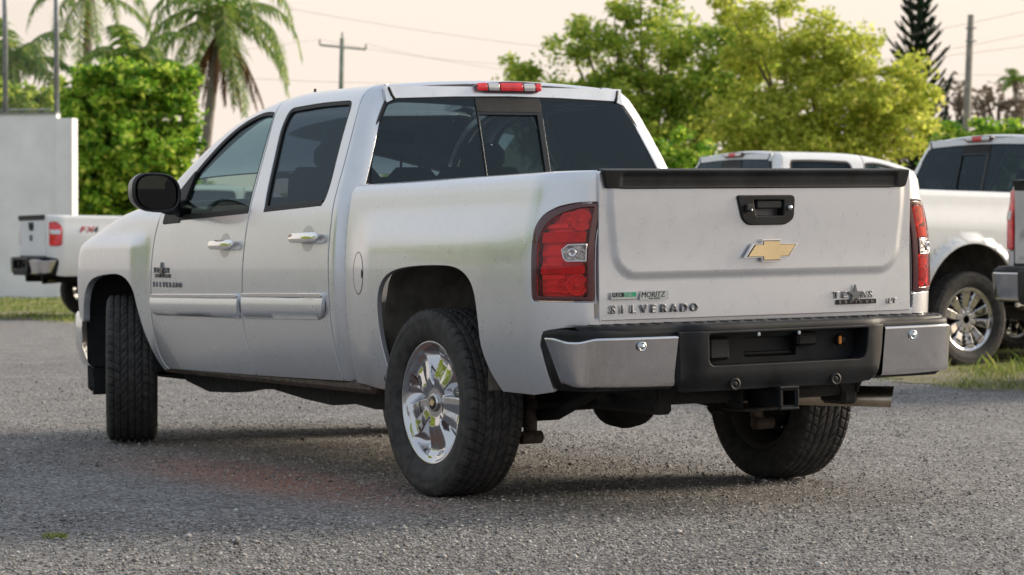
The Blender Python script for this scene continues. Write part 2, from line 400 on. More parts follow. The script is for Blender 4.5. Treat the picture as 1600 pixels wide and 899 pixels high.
def panel(fn, outline, holes=(), h=.04, off=0.0, depth=.018, edge=.003, gap=.0, sg=-1, key=None, he=None, flat_rim=False, hole_depth=None):
    if key and key in CACHE: return CACHE[key]
    he = he or h
    loops = []
    for i, L in enumerate([outline]+list(holes)):
        L = dens(L, he)
        if area(L) < 0: L = L[::-1]
        if gap or edge: L = inset(L, (gap/2+edge) if i == 0 else -(gap/2+edge))
        if i: L = L[::-1]
        loops.append(L)
    A = np.array(loops[0]); lo, hi = A.min(0), A.max(0)
    gx = np.arange(lo[0]+h*.5, hi[0], h); gy = np.arange(lo[1]+h*.5, hi[1], h)
    G = np.array([(a, b_) for a in gx for b_ in gy]) if len(gx) and len(gy) else np.zeros((0, 2))
    bpts = np.concatenate([np.array(L) for L in loops])
    if len(G):
        k = inside(G, loops[0])
        for L in loops[1:]: k &= ~inside(G, L)
        G = G[k]
        if len(G):
            dmin = np.min(np.hypot(G[:, None, 0]-bpts[None, :, 0], G[:, None, 1]-bpts[None, :, 1]), 1); G = G[dmin > .45*min(h, he)]
    edges = []; o = 0
    for L in loops:
        n = len(L); edges += [(o+i, o+(i+1) % n) for i in range(n)]; o += n
    allp = np.concatenate([bpts, G]) if len(G) else bpts
    r = delaunay_2d_cdt([Vector(p) for p in allp], edges, [], 0, 1e-6, True)
    V2 = np.array([tuple(v) for v in r[0]]); T = np.array([tuple(f) for f in r[2]])
    if len(T) == 0: raise RuntimeError('empty panel %s' % key)
    ct = V2[T].mean(1); k = inside(ct, loops[0])
    for L in loops[1:]: k &= ~inside(ct, L)
    T = T[k]
    def ev(p, eps=1e-3):
        p = np.array(p, float); u, w = p[:, 0], p[:, 1]
        P = fn(u, w); du = fn(u+eps, w)-fn(u-eps, w); dt = fn(u, w+eps)-fn(u, w-eps)
        n = np.cross(du, dt)*sg; n /= np.linalg.norm(n, axis=1)[:, None]+1e-15
        return P+n*off, n
    P3, N3 = ev(V2)
    if sg > 0: F = [tuple(t) for t in T]
    else: F = [tuple(t[::-1]) for t in T]
    Vs = [P3]; Ns = [N3]; base = len(P3)
    for li, L in enumerate(loops):
        B, n = ev(L); m = len(L)
        tg = np.roll(B, -1, 0)-np.roll(B, 1, 0); tg /= np.linalg.norm(tg, axis=1)[:, None]+1e-12
        out = np.cross(tg, n)*(1 if sg > 0 else -1)
        dd = depth if (li == 0 or hole_depth is None) else hole_depth
        r1 = B+out*edge*.7-n*edge*.3; r2 = B+out*edge-n*edge; r3 = r2-n*dd
        n1 = n+out; n1 /= np.linalg.norm(n1, axis=1)[:, None]
        Vs += [B, r1, r2, r2, r3]; Ns += [n, n1, out, out, out]
        for ra, rb in ((0, 1), (1, 2), (3, 4)):
            for i in range(m):
                a, b_ = base+ra*m+i, base+ra*m+(i+1) % m; c, d_ = base+rb*m+(i+1) % m, base+rb*m+i
                q = (a, d_, c, b_)
                F.append(q if sg > 0 else q[::-1])
        base += 5*m
    V = np.concatenate(Vs); Nn = np.concatenate(Ns)
    me = bpy.data.meshes.new('panel'); me.from_pydata([tuple(p) for p in V.tolist()], [], F)
    me.polygons.foreach_set('use_smooth', [True]*len(me.polygons)); me.update()
    me.normals_split_custom_set_from_vertices([tuple(p) for p in Nn.tolist()])
    if key: CACHE[key] = me
    return me
def cached(key, f):
    if key not in CACHE: CACHE[key] = f()
    return CACHE[key]
def sweep(path, prof, M3=None, smooth=True):
    """path: [(x, y)] in plan, prof: [(outward, z)]"""
    P = np.array(path, float); t = np.gradient(P, axis=0); t /= np.linalg.norm(t, axis=1)[:, None]; n = np.stack([t[:, 1], -t[:, 0]], 1)
    v = []
    for i in range(len(P)):
        for (o, z) in prof: v.append((P[i, 0]+n[i, 0]*o, P[i, 1]+n[i, 1]*o, z))
    m = len(prof); f = [(i*m+j, i*m+j+1, (i+1)*m+j+1, (i+1)*m+j) for i in range(len(P)-1) for j in range(m-1)]
    return v, f
def text_mesh(s, size, ext, T, stretch=1.0, shear=0.0, bev=0.0, space=1.0, align='LEFT'):
    c = bpy.data.curves.new('t', 'FONT'); c.body = s; c.size = size; c.extrude = ext; c.shear = shear; c.bevel_depth = bev; c.space_character = space
    c.align_x = align; c.resolution_u = 3; c.bevel_resolution = 1
    o = bpy.data.objects.new('t', c); COL.objects.link(o); dg = bpy.context.evaluated_depsgraph_get(); dg.update()
    e = o.evaluated_get(dg); me = bpy.data.meshes.new_from_object(e)
    bpy.data.objects.remove(o); bpy.data.curves.remove(c)
    co = np.empty(len(me.vertices)*3); me.vertices.foreach_get('co', co); co = co.reshape(-1, 3)
    co = np.array([tuple(T(x*stretch, y, z)) for x, y, z in co]) if len(co) else co
    me.vertices.foreach_set('co', co.ravel()); me.materials.clear(); me.update()
    import bmesh
    bm = bmesh.new(); bm.from_mesh(me); bmesh.ops.recalc_face_normals(bm, faces=bm.faces); bm.to_mesh(me); bm.free()
    return me
# ------------------------------------------------------------ wheels
def tyre_mesh():
    def f():
        nt_ = 640; Wd = .1375
        tw = np.linspace(-.116, .116, 59)
        rs = .4045-.0065*(np.abs(tw)/.116)**2.6
        side = [(-.098,.262),(-.112,.268),(-.118,.274),(-.128,.290),(-.1365,.315),(-.1385,.335),(-.1365,.352),(-.1372,.354),(-.1350,.368),(-.1290,.383),(-.1210,.3935)]
        y = np.concatenate([[a for a, _ in side], tw, [-a for a, _ in side[::-1]]]); r = np.concatenate([[b for _, b in side], rs, [b for _, b in side[::-1]]])
        th = np.arange(nt_)/nt_*2*np.pi; TH, Y = np.meshgrid(th, y, indexing='ij'); RR = np.repeat(r[None], nt_, 0)
        P = 56; ph = TH/(2*np.pi)*P; a = np.abs(Y)
        d = np.zeros_like(Y)
        for c, w in ((.019, .0035), (.058, .0042), (.0925, .0025)): d = np.maximum(d, sm((w+.0022-np.abs(a-c))/.0022))
        def slot(ph0, w): 
            q = np.abs((ph0 % 1)-.5); return sm((q-(.5-w))/.04+.0)
        m1 = a < .019; m2 = (a >= .019) & (a < .058); m3 = (a >= .058)
        s1 = slot(ph+Y*24, .06); s2 = slot(ph+np.sign(Y)*(a-.02)*26+.3, .085); s3 = slot(ph-np.sign(Y)*(a-.058)*10+.6, .085)
        d = np.maximum(d, np.where(m1, s1*.7, 0)); d = np.maximum(d, np.where(m2, s2, 0)); d = np.maximum(d, np.where(m3 & (a < .1165), s3, 0))
        s4 = slot(ph*2+Y*30, .06)*.35; d = np.maximum(d, np.where(a < .09, s4, 0))
        inb = (a <= .1165) & (RR > .37)
        RR = RR-np.where(inb, d*.0105, 0)
        sh = (a > .1165) & (a < .134) & (RR > .36); RR = RR-np.where(sh, slot(ph-.02*0+.1, .10)*.004, 0)
        X = RR*np.sin(TH); Z = RR*np.cos(TH); V = np.stack([X, Y, Z], -1).reshape(-1, 3); m = len(y)
        i = np.arange(nt_)[:, None]; j = np.arange(m-1)[None]
        F = np.stack([i*m+j, ((i+1) % nt_)*m+j, ((i+1) % nt_)*m+j+1, i*m+j+1], -1).reshape(-1, 4)[:, ::-1]
        return fast_mesh(V, F, smooth=True)
    return cached('tyre', f)
def rim_mesh(style='five'):
    def f():
        na, rr = 300, np.concatenate([np.linspace(.034, .060, 4), np.linspace(.068, .236, 26), [.240, .246, .252, .256, .262, .267, .268, .266, .262]])
        th = np.arange(na)/na*2*np.pi; RA, TH = np.meshgrid(rr, th)
        n = 5 if style == 'five' else 10 if style == 'ten' else 6
        per = 360/n; phi = ((np.degrees(TH)+ (per/2 if style == 'five' else 0)) % per)-per/2   # 0 in the pocket centre
        k = (RA-.085)/.155
        if style == 'five':
            hw = 6+13*np.clip(k, 0, 1)**.8
            ed = np.clip((hw-np.abs(phi))/hw*1.25, 0, 1)**.8; rad = sm((RA-.078)/.03)*sm((.240-RA)/.012)
            pocket = ed*rad
            rib = sm((6.5-np.abs(phi))/5.5)*sm((RA-.09)/.05)
            Y = .086+.008*sm((RA-.06)/.05)-.014*sm((RA-.10)/.10)+.016*sm((RA-.205)/.03)
            sp = np.abs(np.abs(phi)-36)/36
            Y = Y-.004*np.clip(1-sp*3.2, 0, 1)*sm((RA-.08)/.05)
            Y = Y-pocket*(.050-.020*rib*(1-.55*k))
            Y = Y-.012*sm((np.abs(np.abs(phi)-hw)-0)/2)*0
        else:
            hw = (9.5 if n == 10 else 17)*(.45+.55*np.clip(k, 0, 1)); alt = 1.0
            if n == 10:
                idx = np.floor(np.degrees(TH)/36) % 2; hw = hw*np.where(idx > 0, .72, 1.18)
            ed = sm((hw-np.abs(phi))/2.4); rad = sm((RA-.072)/.012)*sm((.238-RA)/.01)
            Y = .074+.022*sm((RA-.10)/.12)-ed*rad*.15
        lip = RA >= .2395; Y = np.where(lip, .096+.012*sm((RA-.24)/.02)-.012*sm((RA-.2665)/.002), Y)
        Yl = Y
        V = np.stack([RA*np.sin(TH), Yl, RA*np.cos(TH)], -1).reshape(-1, 3); m = len(rr)
        i = np.arange(na)[:, None]; j = np.arange(m-1)[None]
        F = np.stack([i*m+j, ((i+1) % na)*m+j, ((i+1) % na)*m+j+1, i*m+j+1], -1).reshape(-1, 4)
        if True:   # open windows: leave out the pocket floors at their outer end
            Yc = Y.reshape(na, m); jn = np.arange(m-1)
            Rj = rr[:-1][None]*np.ones((na, 1)); pc = phi[:, :-1]
            if style == 'five': hole = Rj < 0
            else: hole = (Yc[:, :-1] < .02) & (Rj > .09) & (Rj < .234)
            F = F[~hole.reshape(-1)]
        # barrel
        o = len(V); nb = 60; prof = [(.104,.2665),(.090,.252),(.06,.243),(-.02,.236),(-.075,.240),(-.105,.250),(-.112,.266)]
        tb = np.arange(nb)/nb*2*np.pi
        VB = np.array([(r*math.sin(w), a, r*math.cos(w)) for a, r in prof for w in tb])
        FB = [(o+i*nb+k, o+(i+1)*nb+k, o+(i+1)*nb+(k+1) % nb, o+i*nb+(k+1) % nb) for i in range(len(prof)-1) for k in range(nb)]
        CACHE['barrel'] = fast_mesh(VB, np.array(FB)-o, smooth=True)
        return fast_mesh(V, F, smooth=True)
    return cached('rim_'+style, f)
def brake_mesh():
    return cached('brake', lambda: MB().lathe([(-.06,.02),(-.06,.165),(-.035,.168),(-.035,.05),(.0,.05),(.0,.165),(.012,.165),(.012,.02)], n=32).box((.10,-.02,.10),(.10,.09,.12),.02).mesh())
def cap_mesh(): return cached('cap', lambda: MB().lathe([(.060,.040),(.092,.039),(.098,.034),(.0975,.030)], n=32).mesh())
def capdisc_mesh(): return cached('capd', lambda: MB().lathe([(.0965,.0305),(.099,.022),(.0998,.0)], n=28).mesh())
BOW = [(-.42,-.20),(-.30,.18),(-.13,.18),(-.13,.31),(.13,.31),(.13,.18),(.42,.18),(.30,-.20),(.13,-.20),(.13,-.31),(-.13,-.31),(-.13,-.20)]
BOW = [(-.50,-.19),(-.34,.19),(-.17,.19),(-.17,.31),(.17,.31),(.17,.19),(.50,.19),(.34,-.19),(.17,-.19),(.17,-.31),(-.17,-.31),(-.17,-.19)]
def nut_mesh(): return cached('nut', lambda: MB().lathe([(.055,.011),(.082,.011),(.088,.006),(.088,0)], n=6, smooth=False).mesh())
def wheel(root, x, side, style, rimmat, rot=0.0, steer=0.0, cap=True, yc=.865):
    Mw = Matrix.Translation((x, side*yc, .4035)) @ Matrix.Rotation(steer, 4, 'Z') @ (Matrix.Rotation(math.pi, 4, 'Z') if side < 0 else Matrix.Identity(4)) @ Matrix.Rotation(rot, 4, 'Y')
    w = part('wheel', rim_mesh(style), rimmat, root, Mw)
    part('tyre', tyre_mesh(), M['tyre'], w); part('rim_barrel', CACHE['barrel'], M['barrel'], w)
    part('brake_disc', brake_mesh(), M['underbody'], w)
    if cap:
        part('centre_cap', cap_mesh(), rimmat, w); part('cap_disc', capdisc_mesh(), M['badge_black'], w)
        part('cap_emblem', cached('cape', lambda: MB().prism([(a*.046, b*.046) for a, b in BOW], lambda a, b, d: (-a, .0998+d, b), .0015).mesh()), M['gold'], w, Matrix.Rotation(-rot, 4, 'Y'))
    if style != 'five' or True:
        for k in range(6):
            a = k/6*2*math.pi; part('wheel_nut', nut_mesh(), rimmat, w, Matrix.Translation((.052*math.sin(a), -.006, .052*math.cos(a)))) if style != 'five' else None
    return w

# ------------------------------------------------------------ outlines (along the side, up the side)
DOOR_R = crv([(.901,.471),(.935,.642),(.945,.76),(.949,.90),(.951,1.06),(.949,1.16),(.948,1.24),(.975,1.46),(1.015,1.66),(1.050,1.82),(1.075,1.955)], 4)
SEAM = crv([(1.862,.466),(1.880,.556),(1.904,.652),(1.916,.746),(1.911,.841),(1.897,.998),(1.880,1.155),(1.870,1.282),(1.900,1.467),(1.936,1.639),(1.975,1.797),(1.995,1.957)], 4)
DOOR_F = crv([(2.947,.467),(3.016,.507),(3.062,.593),(3.078,.73),(3.073,.866),(3.060,1.002),(3.040,1.137),(3.005,1.255),(2.985,1.34)], 4)
def top_edge(u0, u1, n=14): 
    us_ = np.linspace(u0, u1, n); return [(float(u), float(te(u))) for u in us_]
def rear_door_outline(): return DOOR_R[:-1]+top_edge(1.075, 1.995, 12)[:]+SEAM[::-1][1:]
def front_door_outline():
    return SEAM[:-1]+top_edge(1.995, 2.985, 14)+DOOR_F[::-1][1:]
RWIN = rnd([(1.700,1.280),(1.745,1.42),(1.838,1.725),(1.815,1.822),(1.45,1.832),(1.135,1.822),(1.100,1.60),(1.052,1.40),(1.055,1.300)], [.01,.05,.05,.05,.2,.05,.1,.08,.06])
FWIN = rnd([(1.884,1.278),(1.925,1.50),(1.972,1.73),(1.985,1.812),(2.13,1.825),(2.32,1.785),(2.50,1.690),(2.72,1.520),(2.90,1.330),(2.93,1.255)], [.01,.1,.05,.03,.1,.1,.2,.2,.05,.02])
ARCH = [(.345,.44),(.353,.512),(.391,.655),(.404,.769),(.399,.860),(.360,.930),(.271,.975),(.093,.998),(-.193,1.002),(-.331,.987),(-.420,.945),(-.463,.881),(-.480,.781),(-.487,.675),(-.534,.570),(-.604,.480)]
def bed_outline(arch=None):
    a = crv((arch or ARCH)[::1], 3)
    o = [(.775,.468)]+a+[(-.834,.474),(-.945,.490),(-.932,.56),(-.912,.684),(-.925,.722),(-.955,.740),(-1.02,.748),(-1.162,.752),(-1.162,1.36),(-1.162,1.42),(-1.0,1.455),(-.6,1.46),(0,1.46),(.775,1.46)]
    return o
LAMP = rnd([(-1.162,1.247),(-1.05,1.246),(-.975,1.232),(-.917,1.200),(-.889,1.150),(-.887,1.05),(-.888,.862),(-1.162,.855)], [.0,.03,.05,.05,.05,.02,.02,.0])
LAMP_IN = rnd([(-1.128,1.228),(-1.06,1.226),(-.985,1.200),(-.940,1.165),(-.917,1.10),(-.915,.882),(-1.125,.876)], [.005,.03,.04,.04,.03,.01,.005])
def cab_corner_outline():
    # from the door cut round the rear corner to the edge of the back window
    L = DOOR_R; a = [(u, t) for u, t in L]
    us_end = lambda t: float(cab_us(np.array(t)))-.128
    b = [(us_end(t), t) for t in np.linspace(1.945, .60, 16)]
    return a+[(us_end(1.955), 1.955)]+b[1:]+[(us_end(.50), .471)]

def body_roll(a=-.0157): return Matrix.Translation((0,0,.6)) @ Matrix.Rotation(a, 4, 'X') @ Matrix.Translation((0,0,-.6))
def both(f):
    for s in (1, -1): f(s)

def build_pickup(name, loc, rz, label, paint, group=None, main=False, arch=None, lamp=None, lamp_in=None, rimstyle='ten', rimmat=None, roll=0, scale=1.0, lampmode='plain', emblem=None, decal=None, bumper='chrome', steer=0, flare=0, lift=0, bz=1.0, chmsl_l=None, lower=None, zs=1.0, wheel_y=.865):
    root = empty(name, loc, rz, label=label, cat='pickup truck', group=group); root.scale = (scale, scale, scale*zs)
    B = Matrix.Translation((0,0,lift)) @ Matrix.Diagonal((1,1,bz,1)) @ body_roll(roll); P = paint; rimmat = rimmat or M['chrome']; hh = .035 if main else .06
    q = 'm' if main else 's'
    gap = .008 if main else .010
    for s in (1, -1):
        F = (lambda f: f) if s > 0 else mir
        sg = -1 if s > 0 else 1; sk = 'L' if s > 0 else 'R'
        if flare:
            def bedf(u, t, F=F, s=s):
                p = bed(u, t); rr = np.hypot(p[..., 0]+.02, p[..., 2]-.42); k = sm((.60-rr)/.045)*sm((rr-.30)/.02); p = p.copy(); p[..., 1] += flare*k; return p*np.array([1, s, 1])
        else: bedf = F(bed)
        lo = lamp or LAMP; li = lamp_in or LAMP_IN
        bs = part('bed_side', panel(bedf, bed_outline(arch), [lo], h=hh if main else .045, he=.03, gap=gap, sg=sg, depth=.020, key=f'bed{sk}{q}{id(arch)}{id(lamp)}{flare}'), P, root, B)
        if s > 0 or not main:
            fd = [(.612+.066*math.cos(w), .975+.092*math.sin(w)) for w in np.linspace(0, 2*math.pi, 28, endpoint=False)]
            part('fuel_flap', panel(bedf, fd, h=.05, he=.02, gap=.0, off=.0012, edge=.0022, sg=sg, depth=.003, key=f'ff{sk}{q}{flare}'), P, bs)
            if main:
                gm = MB(); ring = [bedf(np.array(.612+.0685*math.cos(w)), np.array(.975+.0945*math.sin(w))) for w in np.linspace(0, 2*math.pi, 40)]
                gm.tube([tuple(p) for p in ring], .0016, 5, cap=False); part('fuel_flap_gap', gm.mesh(), M['rubber'], bs)
                part('finger_notch', panel(bedf, [(.556+.010*math.cos(w), .972+.022*math.sin(w)) for w in np.linspace(0, 2*math.pi, 12, endpoint=False)], h=.02, he=.008, off=.003, sg=sg, depth=.002), M['rubber'], bs)
        # lamp
        if lampmode == 'main':
            lp = part('tail_lamp', panel(bedf, lo, [li], h=.02, he=.012, gap=.003, off=.004, edge=.004, sg=sg, depth=.07, key=f'lampring{sk}'), M['lamp_dark'], root, B)
            part('red_lens', panel(bedf, li, h=.03, he=.015, off=.0055, edge=.002, sg=sg, depth=.004, key=f'lens{sk}'), M['red_lens'], lp)
            part('housing', panel(bedf, inset(li, -.004), h=.02, he=.012, off=-.034, edge=.002, sg=sg, depth=.02, key=f'hous{sk}'), M['reflector'], lp)
            # ribbed side reflector bars and two round bowls with bulbs
            for (z0, z1, u0, u1) in ((1.205,1.218,-.985,-1.06),(1.150,1.168,-.925,-1.03),(1.040,1.060,-.925,-1.02),(.998,1.012,-.925,-1.02),(.945,.965,-.925,-1.03),(.920,.928,-.925,-1.03),(.892,.900,-.925,-1.10)):
                part('reflector_rib', panel(bedf, [(u0, z0), (u0, z1), (u1, z1), (u1, z0)], h=.03, he=.02, off=-.016, edge=.002, sg=sg, depth=.02, key=f'rib{sk}{z0}'), M['reflector'], lp)
            for (z0, z1) in ((1.090,1.135),(.965,1.000)):
                part('reflector_band', panel(bedf, [(-.925, z0), (-.925, z1), (-1.122, z1), (-1.122, z0)], h=.03, he=.02, off=-.006, edge=.003, sg=sg, depth=.02, key=f'band{sk}{z0}'), M['red_solid'], lp)
            for zc in (1.180, .922):
                for (uc, rad_) in ((-1.085, .040), (-1.028, .030)):
                    c = bedf(np.array(uc), np.array(zc)); c2 = bedf(np.array(uc-.001), np.array(zc)); tdir = Vector(c2-c).normalized(); nrm = Vector((tdir.y, -tdir.x, 0))*(1 if s > 0 else -1)
                    if nrm.x > 0: nrm = -nrm
                    Mr = nrm.to_track_quat('Y', 'Z').to_matrix().to_4x4(); Mr.translation = Vector(c)
                    part('reflector_bowl', cached(f'bowl{rad_}', lambda: MB().lathe([(-.036,.004),(-.034,rad_*.5),(-.024,rad_*.85),(-.010,rad_),(-.010,rad_*1.12),(-.03,rad_*1.12)], n=20).mesh()), M['reflector'], lp, Mr)
                    part('bulb', cached(f'bulb{rad_}', lambda: MB().lathe([(-.034,.006),(-.022,rad_*.36),(-.012,rad_*.34),(-.005,rad_*.18),(-.004,0)], n=14).mesh()), M['bulb'], lp, Mr)
            # clear reversing lamp window
            rv = [(-1.122,1.014),(-1.122,1.086),(-1.040,1.084),(-1.015,1.062),(-1.022,1.030),(-1.036,1.014)]
            part('reversing_lamp', panel(bedf, rv, [inset(rv if area(rv) > 0 else rv[::-1], .006)], h=.02, he=.02, off=.0085, edge=.002, sg=sg, depth=.012, key=f'rv{sk}'), M['clear_lens'], lp)
            part('reversing_reflector', panel(bedf, inset(rv if area(rv) > 0 else rv[::-1], .005), h=.02, he=.02, off=.0065, edge=.001, sg=sg, depth=.003, key=f'rv2{sk}'), simple_reflector(), lp)
            c = bedf(np.array(-1.058), np.array(1.050)); 
            part('reversing_bulb', MB().lathe([(-.0,.019),(.012,.018),(.014,.013),(.006,.008),(.006,0)], n=20).mesh(), M['chrome_brushed'], lp, Matrix.Translation(Vector(c)) @ (Vector((-1, .45*s, 0)).to_track_quat('Y', 'Z').to_matrix().to_4x4()))
        else:
            lp = part('tail_lamp', panel(bedf, lo, h=.04, he=.02, gap=.004, off=.012, edge=.008, sg=sg, depth=.04, key=f'pl{sk}{id(lamp)}'), M['red_solid'], root, B)
            A_ = np.array(lo); u0, u1 = A_[:, 0].min(), A_[:, 0].max(); z0, z1 = A_[:, 1].min(), A_[:, 1].max(); zc = z0+(z1-z0)*(.86 if lampmode == 'topclear' else .58)
            rv = [(u0+.03, zc-.035), (u1-.02, zc-.035), (u1-.02, zc+.03), (u0+.03, zc+.03)]
            part('reversing_lamp', panel(bedf, rv, h=.03, he=.03, off=.016, edge=.003, sg=sg, depth=.01, key=f'prv{sk}{id(lamp)}'), M['clear_lens'], lp)
        # doors
        for (nm, ol, win, hole_key) in (('rear_door', rear_door_outline, RWIN, 'rd'), ('front_door', front_door_outline, FWIN, 'fd')):
            d = part(nm, panel(F(cab), ol(), [win], h=hh, he=.035, gap=gap, sg=sg, depth=.03, key=f'{hole_key}{sk}{q}'), P, root, B)
            wi = inset(win if area(win) > 0 else win[::-1], .0)
            part('window_seal', panel(F(cab), inset(wi, -.004), [inset(wi, .017)], h=.05, he=.03, off=-.004, edge=.003, sg=sg, depth=.02, key=f'seal{hole_key}{sk}{q}'), M['rubber'], d)
            part('window_glass', panel(F(cab), inset(wi, .012), h=.06, he=.04, off=-.013, edge=.0, sg=sg, depth=.004, key=f'gl{hole_key}{sk}{q}'), M['tint_side'] if nm == 'rear_door' else M['tint_front'], d)
            if main or True:
                # belt weatherstrip along the lower edge of the glass
                u0, u1 = (1.075, 1.705) if nm == 'rear_door' else (1.880, 2.93)
                zl, zr = (1.297, 1.281) if nm == 'rear_door' else (1.279, 1.255)
                part('belt_strip', panel(F(cab), [(u0, zl-.008), (u1, zr-.008), (u1, zr+.022), (u0, zl+.022)], h=.1, he=.05, off=.002, edge=.003, sg=sg, depth=.012, key=f'bs{hole_key}{sk}'), M['rubber'], d)
                hu0, hu1, hz = (1.02, 1.33, 1.142) if nm == 'rear_door' else (1.965, 2.262, 1.120)
                cup = [( (hu0+hu1)/2+.068*math.cos(w), hz-.004+.062*math.sin(w)) for w in np.linspace(0, 2*math.pi, 24, endpoint=False)]
                part('handle_cup', panel(F(cab), cup, h=.04, he=.02, off=.0006, edge=.0012, sg=sg, depth=.001, key=f'cup{hole_key}{sk}'), M['silver_dark'] if main else P, d)
                hol = rnd([(hu0, hz-.012), (hu0+.02, hz-.027), (hu1-.04, hz-.024), (hu1, hz-.008), (hu1, hz+.012), (hu1-.05, hz+.024), (hu0+.03, hz+.026), (hu0, hz+.018)], .012, 3)
                part('door_handle', panel(handle_fn(F(cab), hu0, hu1, hz, s), hol, h=.012, he=.012, off=.0, edge=.003, sg=sg, depth=.012, key=f'hd{hole_key}{sk}'), M['chrome'] if main else M['black'], d)
                if main:
                    mu0, mu1 = (.985, 1.885) if nm == 'rear_door' else (1.937, 3.050)
                    mz0, mz1 = (.764, .873) if nm == 'rear_door' else (.757, .864)
                    if nm == 'rear_door': mo = rnd([(mu0+.0, mz0+.03), (mu0+.05, mz0-.004), (mu1, mz0-.010), (mu1, mz1-.004), (mu0, mz1+.006)], [.03,.03,.0,.0,.01])
                    else: mo = rnd([(mu0, mz0-.004), (mu1-.05, mz0), (mu1, mz0+.02), (mu1, mz1-.002), (mu0, mz1+.004)], [.0,.02,.03,.01,.0])
                    def mf(u, t, F=F, s=s, a=mz0, b=mz1):
                        p = F(cab)(u, t).copy(); k = np.clip((np.asarray(t)-a)/(b-a), 0, 1); p[..., 1] += s*(.008+.014*np.sin(np.pi*np.clip(k, 0, 1))**.6*1.0); return p
                    md = part('door_moulding', panel(mf, mo, h=.02, he=.02, off=0, edge=.003, sg=sg, depth=.014, key=f'mo{hole_key}{sk}'), P, d)
                    part('chrome_strip', panel(F(cab), [(mu0+.005, mz1-.009), (mu1-.008, mz1-.011), (mu1-.008, mz1+.007), (mu0+.005, mz1+.011)], h=.05, he=.05, off=.020, edge=.003, sg=sg, depth=.018, key=f'cs{hole_key}{sk}'), M['chrome'], d)
        # corner of the cab, front wing
        part('cab_corner', panel(F(cab), cab_corner_outline(), h=.03, he=.03, gap=gap, sg=sg, depth=.03, key=f'cc{sk}{q}'), P, root, B)
        fo = DOOR_F[:-1]+[(3.0,1.30),(3.0,1.40)]+[(float(u), float(fen_t0(u))+.17) for u in np.linspace(3.05, 4.35, 12)]+[(4.40,.75),(4.10,.735)]
        fa = crv([(4.000,.70),(3.945,.862),(3.830,.945),(3.578,.972),(3.392,.962),(3.268,.905),(3.221,.798),(3.173,.66),(3.099,.52),(3.030,.455)], 3)
        part('front_wing', panel(F(fen), fo+fa, h=hh, he=.035, gap=gap, sg=sg, depth=.035, key=f'fw{sk}{q}'), P, root, B)
        part('side_marker', panel(F(fen), [(4.30,.80),(4.37,.80),(4.37,.98),(4.30,.98)], h=.04, off=.004, sg=sg, depth=.01, key=f'sm{sk}'), M['amber'], root, B)
        # A pillar strip between the door top and the windscreen
        ap = [(float(u), float(te(u))+.004) for u in np.linspace(1.06, 3.02, 20)]+[(float(u), float(te(u))+.045) for u in np.linspace(3.02, 1.06, 20)]
        part('roof_rail', panel(F(cab), ap, h=.05, he=.05, edge=.003, sg=sg, depth=.03, key=f'ap{sk}'), P, root, B)
        # rocker and inner sill
        part('rocker_panel', cached(f'rk{sk}', lambda: MB().box((1.85, s*.885, .448), (2.45, .09, .055), .02).mesh()), M['rocker'], root, B)
        # wheel housing liners
        for (xc, w0, nm_) in ((-.04, .47, 'rear'), (3.60, .44, 'front')):
            def lin(xc=xc, w0=w0, s=s, nm_=nm_):
                mb = MB(); pr = []; a = np.linspace(-.02, math.pi+.0, 26); rx, rz = w0+.015, .60
                if nm_ == 'rear': rx, rz = .458, .612
                for k, w in enumerate(a):
                    r2 = 1+(.018 if nm_ == 'rear' and k % 5 in (1, 2) else 0)
                    cx_, cz_ = math.cos(w), math.sin(w); pw = .48 if nm_ == 'rear' else .55
                    pr.append((xc+rx*r2*math.copysign(abs(cx_)**pw, cx_), .42+(rz-.0)*(abs(cz_)**pw if cz_ > 0 else -abs(cz_)*.6)))
                if nm_ == 'rear': pr = [(x-.012 if x < xc else x, max(z, .495)) for x, z in pr]
                n = len(pr); v = [(x, s*(.980 if nm_ == 'rear' else .95), z) for x, z in pr]+[(x, s*.55, z) for x, z in pr]+[(xc+(x-xc)*.4, s*.53, .42+(z-.42)*.4) for x, z in pr]
                f = [(i, i+1, n+i+1, n+i) for i in range(n-1)]+[(n+i, n+i+1, 2*n+i+1, 2*n+i) for i in range(n-1)]
                mb.add(v, f, True)
                return mb.mesh(fix=False)
            part('wheel_liner', cached(f'lin{nm_}{sk}', lin), M['liner'] if nm_ == 'rear' else M['liner_dark'], root, B)
        # mirrors
        def mirror(s=s, cap_=False):
            mb = MB(); n = 28
            def ring(x, k, dy=0): return [(x, s*(1.135+dy+k*.128*math.copysign(abs(math.cos(w))**.75, math.cos(w))), 1.365+k*.098*math.copysign(abs(math.sin(w))**.75, math.sin(w))+.012*k*math.cos(w)) for w in np.linspace(0, 2*math.pi, n, endpoint=False)]
            R_ = [ring(2.600,.90), ring(2.592,.98), ring(2.600,1.02), ring(2.65,1.0), ring(2.70,.90), ring(2.74,.68), ring(2.76,.35), ring(2.765,.02)] if not cap_ else [ring(2.612,1.035), ring(2.65,1.02), ring(2.70,.925), ring(2.742,.70), ring(2.763,.37), ring(2.769,.02)]
            v = sum(R_, []); f = [(i*n+k, i*n+(k+1) % n, (i+1)*n+(k+1) % n, (i+1)*n+k) for i in range(len(R_)-1) for k in range(n)]
            mb.add(v, f, True)
            if cap_: return mb.mesh()
            mb.tube([(2.68, s*1.06, 1.30), (2.70, s*.99, 1.285), (2.73, s*.93, 1.28)], [.045,.040,.05], 12)
            return mb.mesh()
        mr = part('wing_mirror', cached(f'mir{sk}', mirror), M['gloss_black'], root, B); part('mirror_cap', cached(f'mirc{sk}', lambda: mirror(cap_=True)), M['letter_chrome'] if main else P, mr)
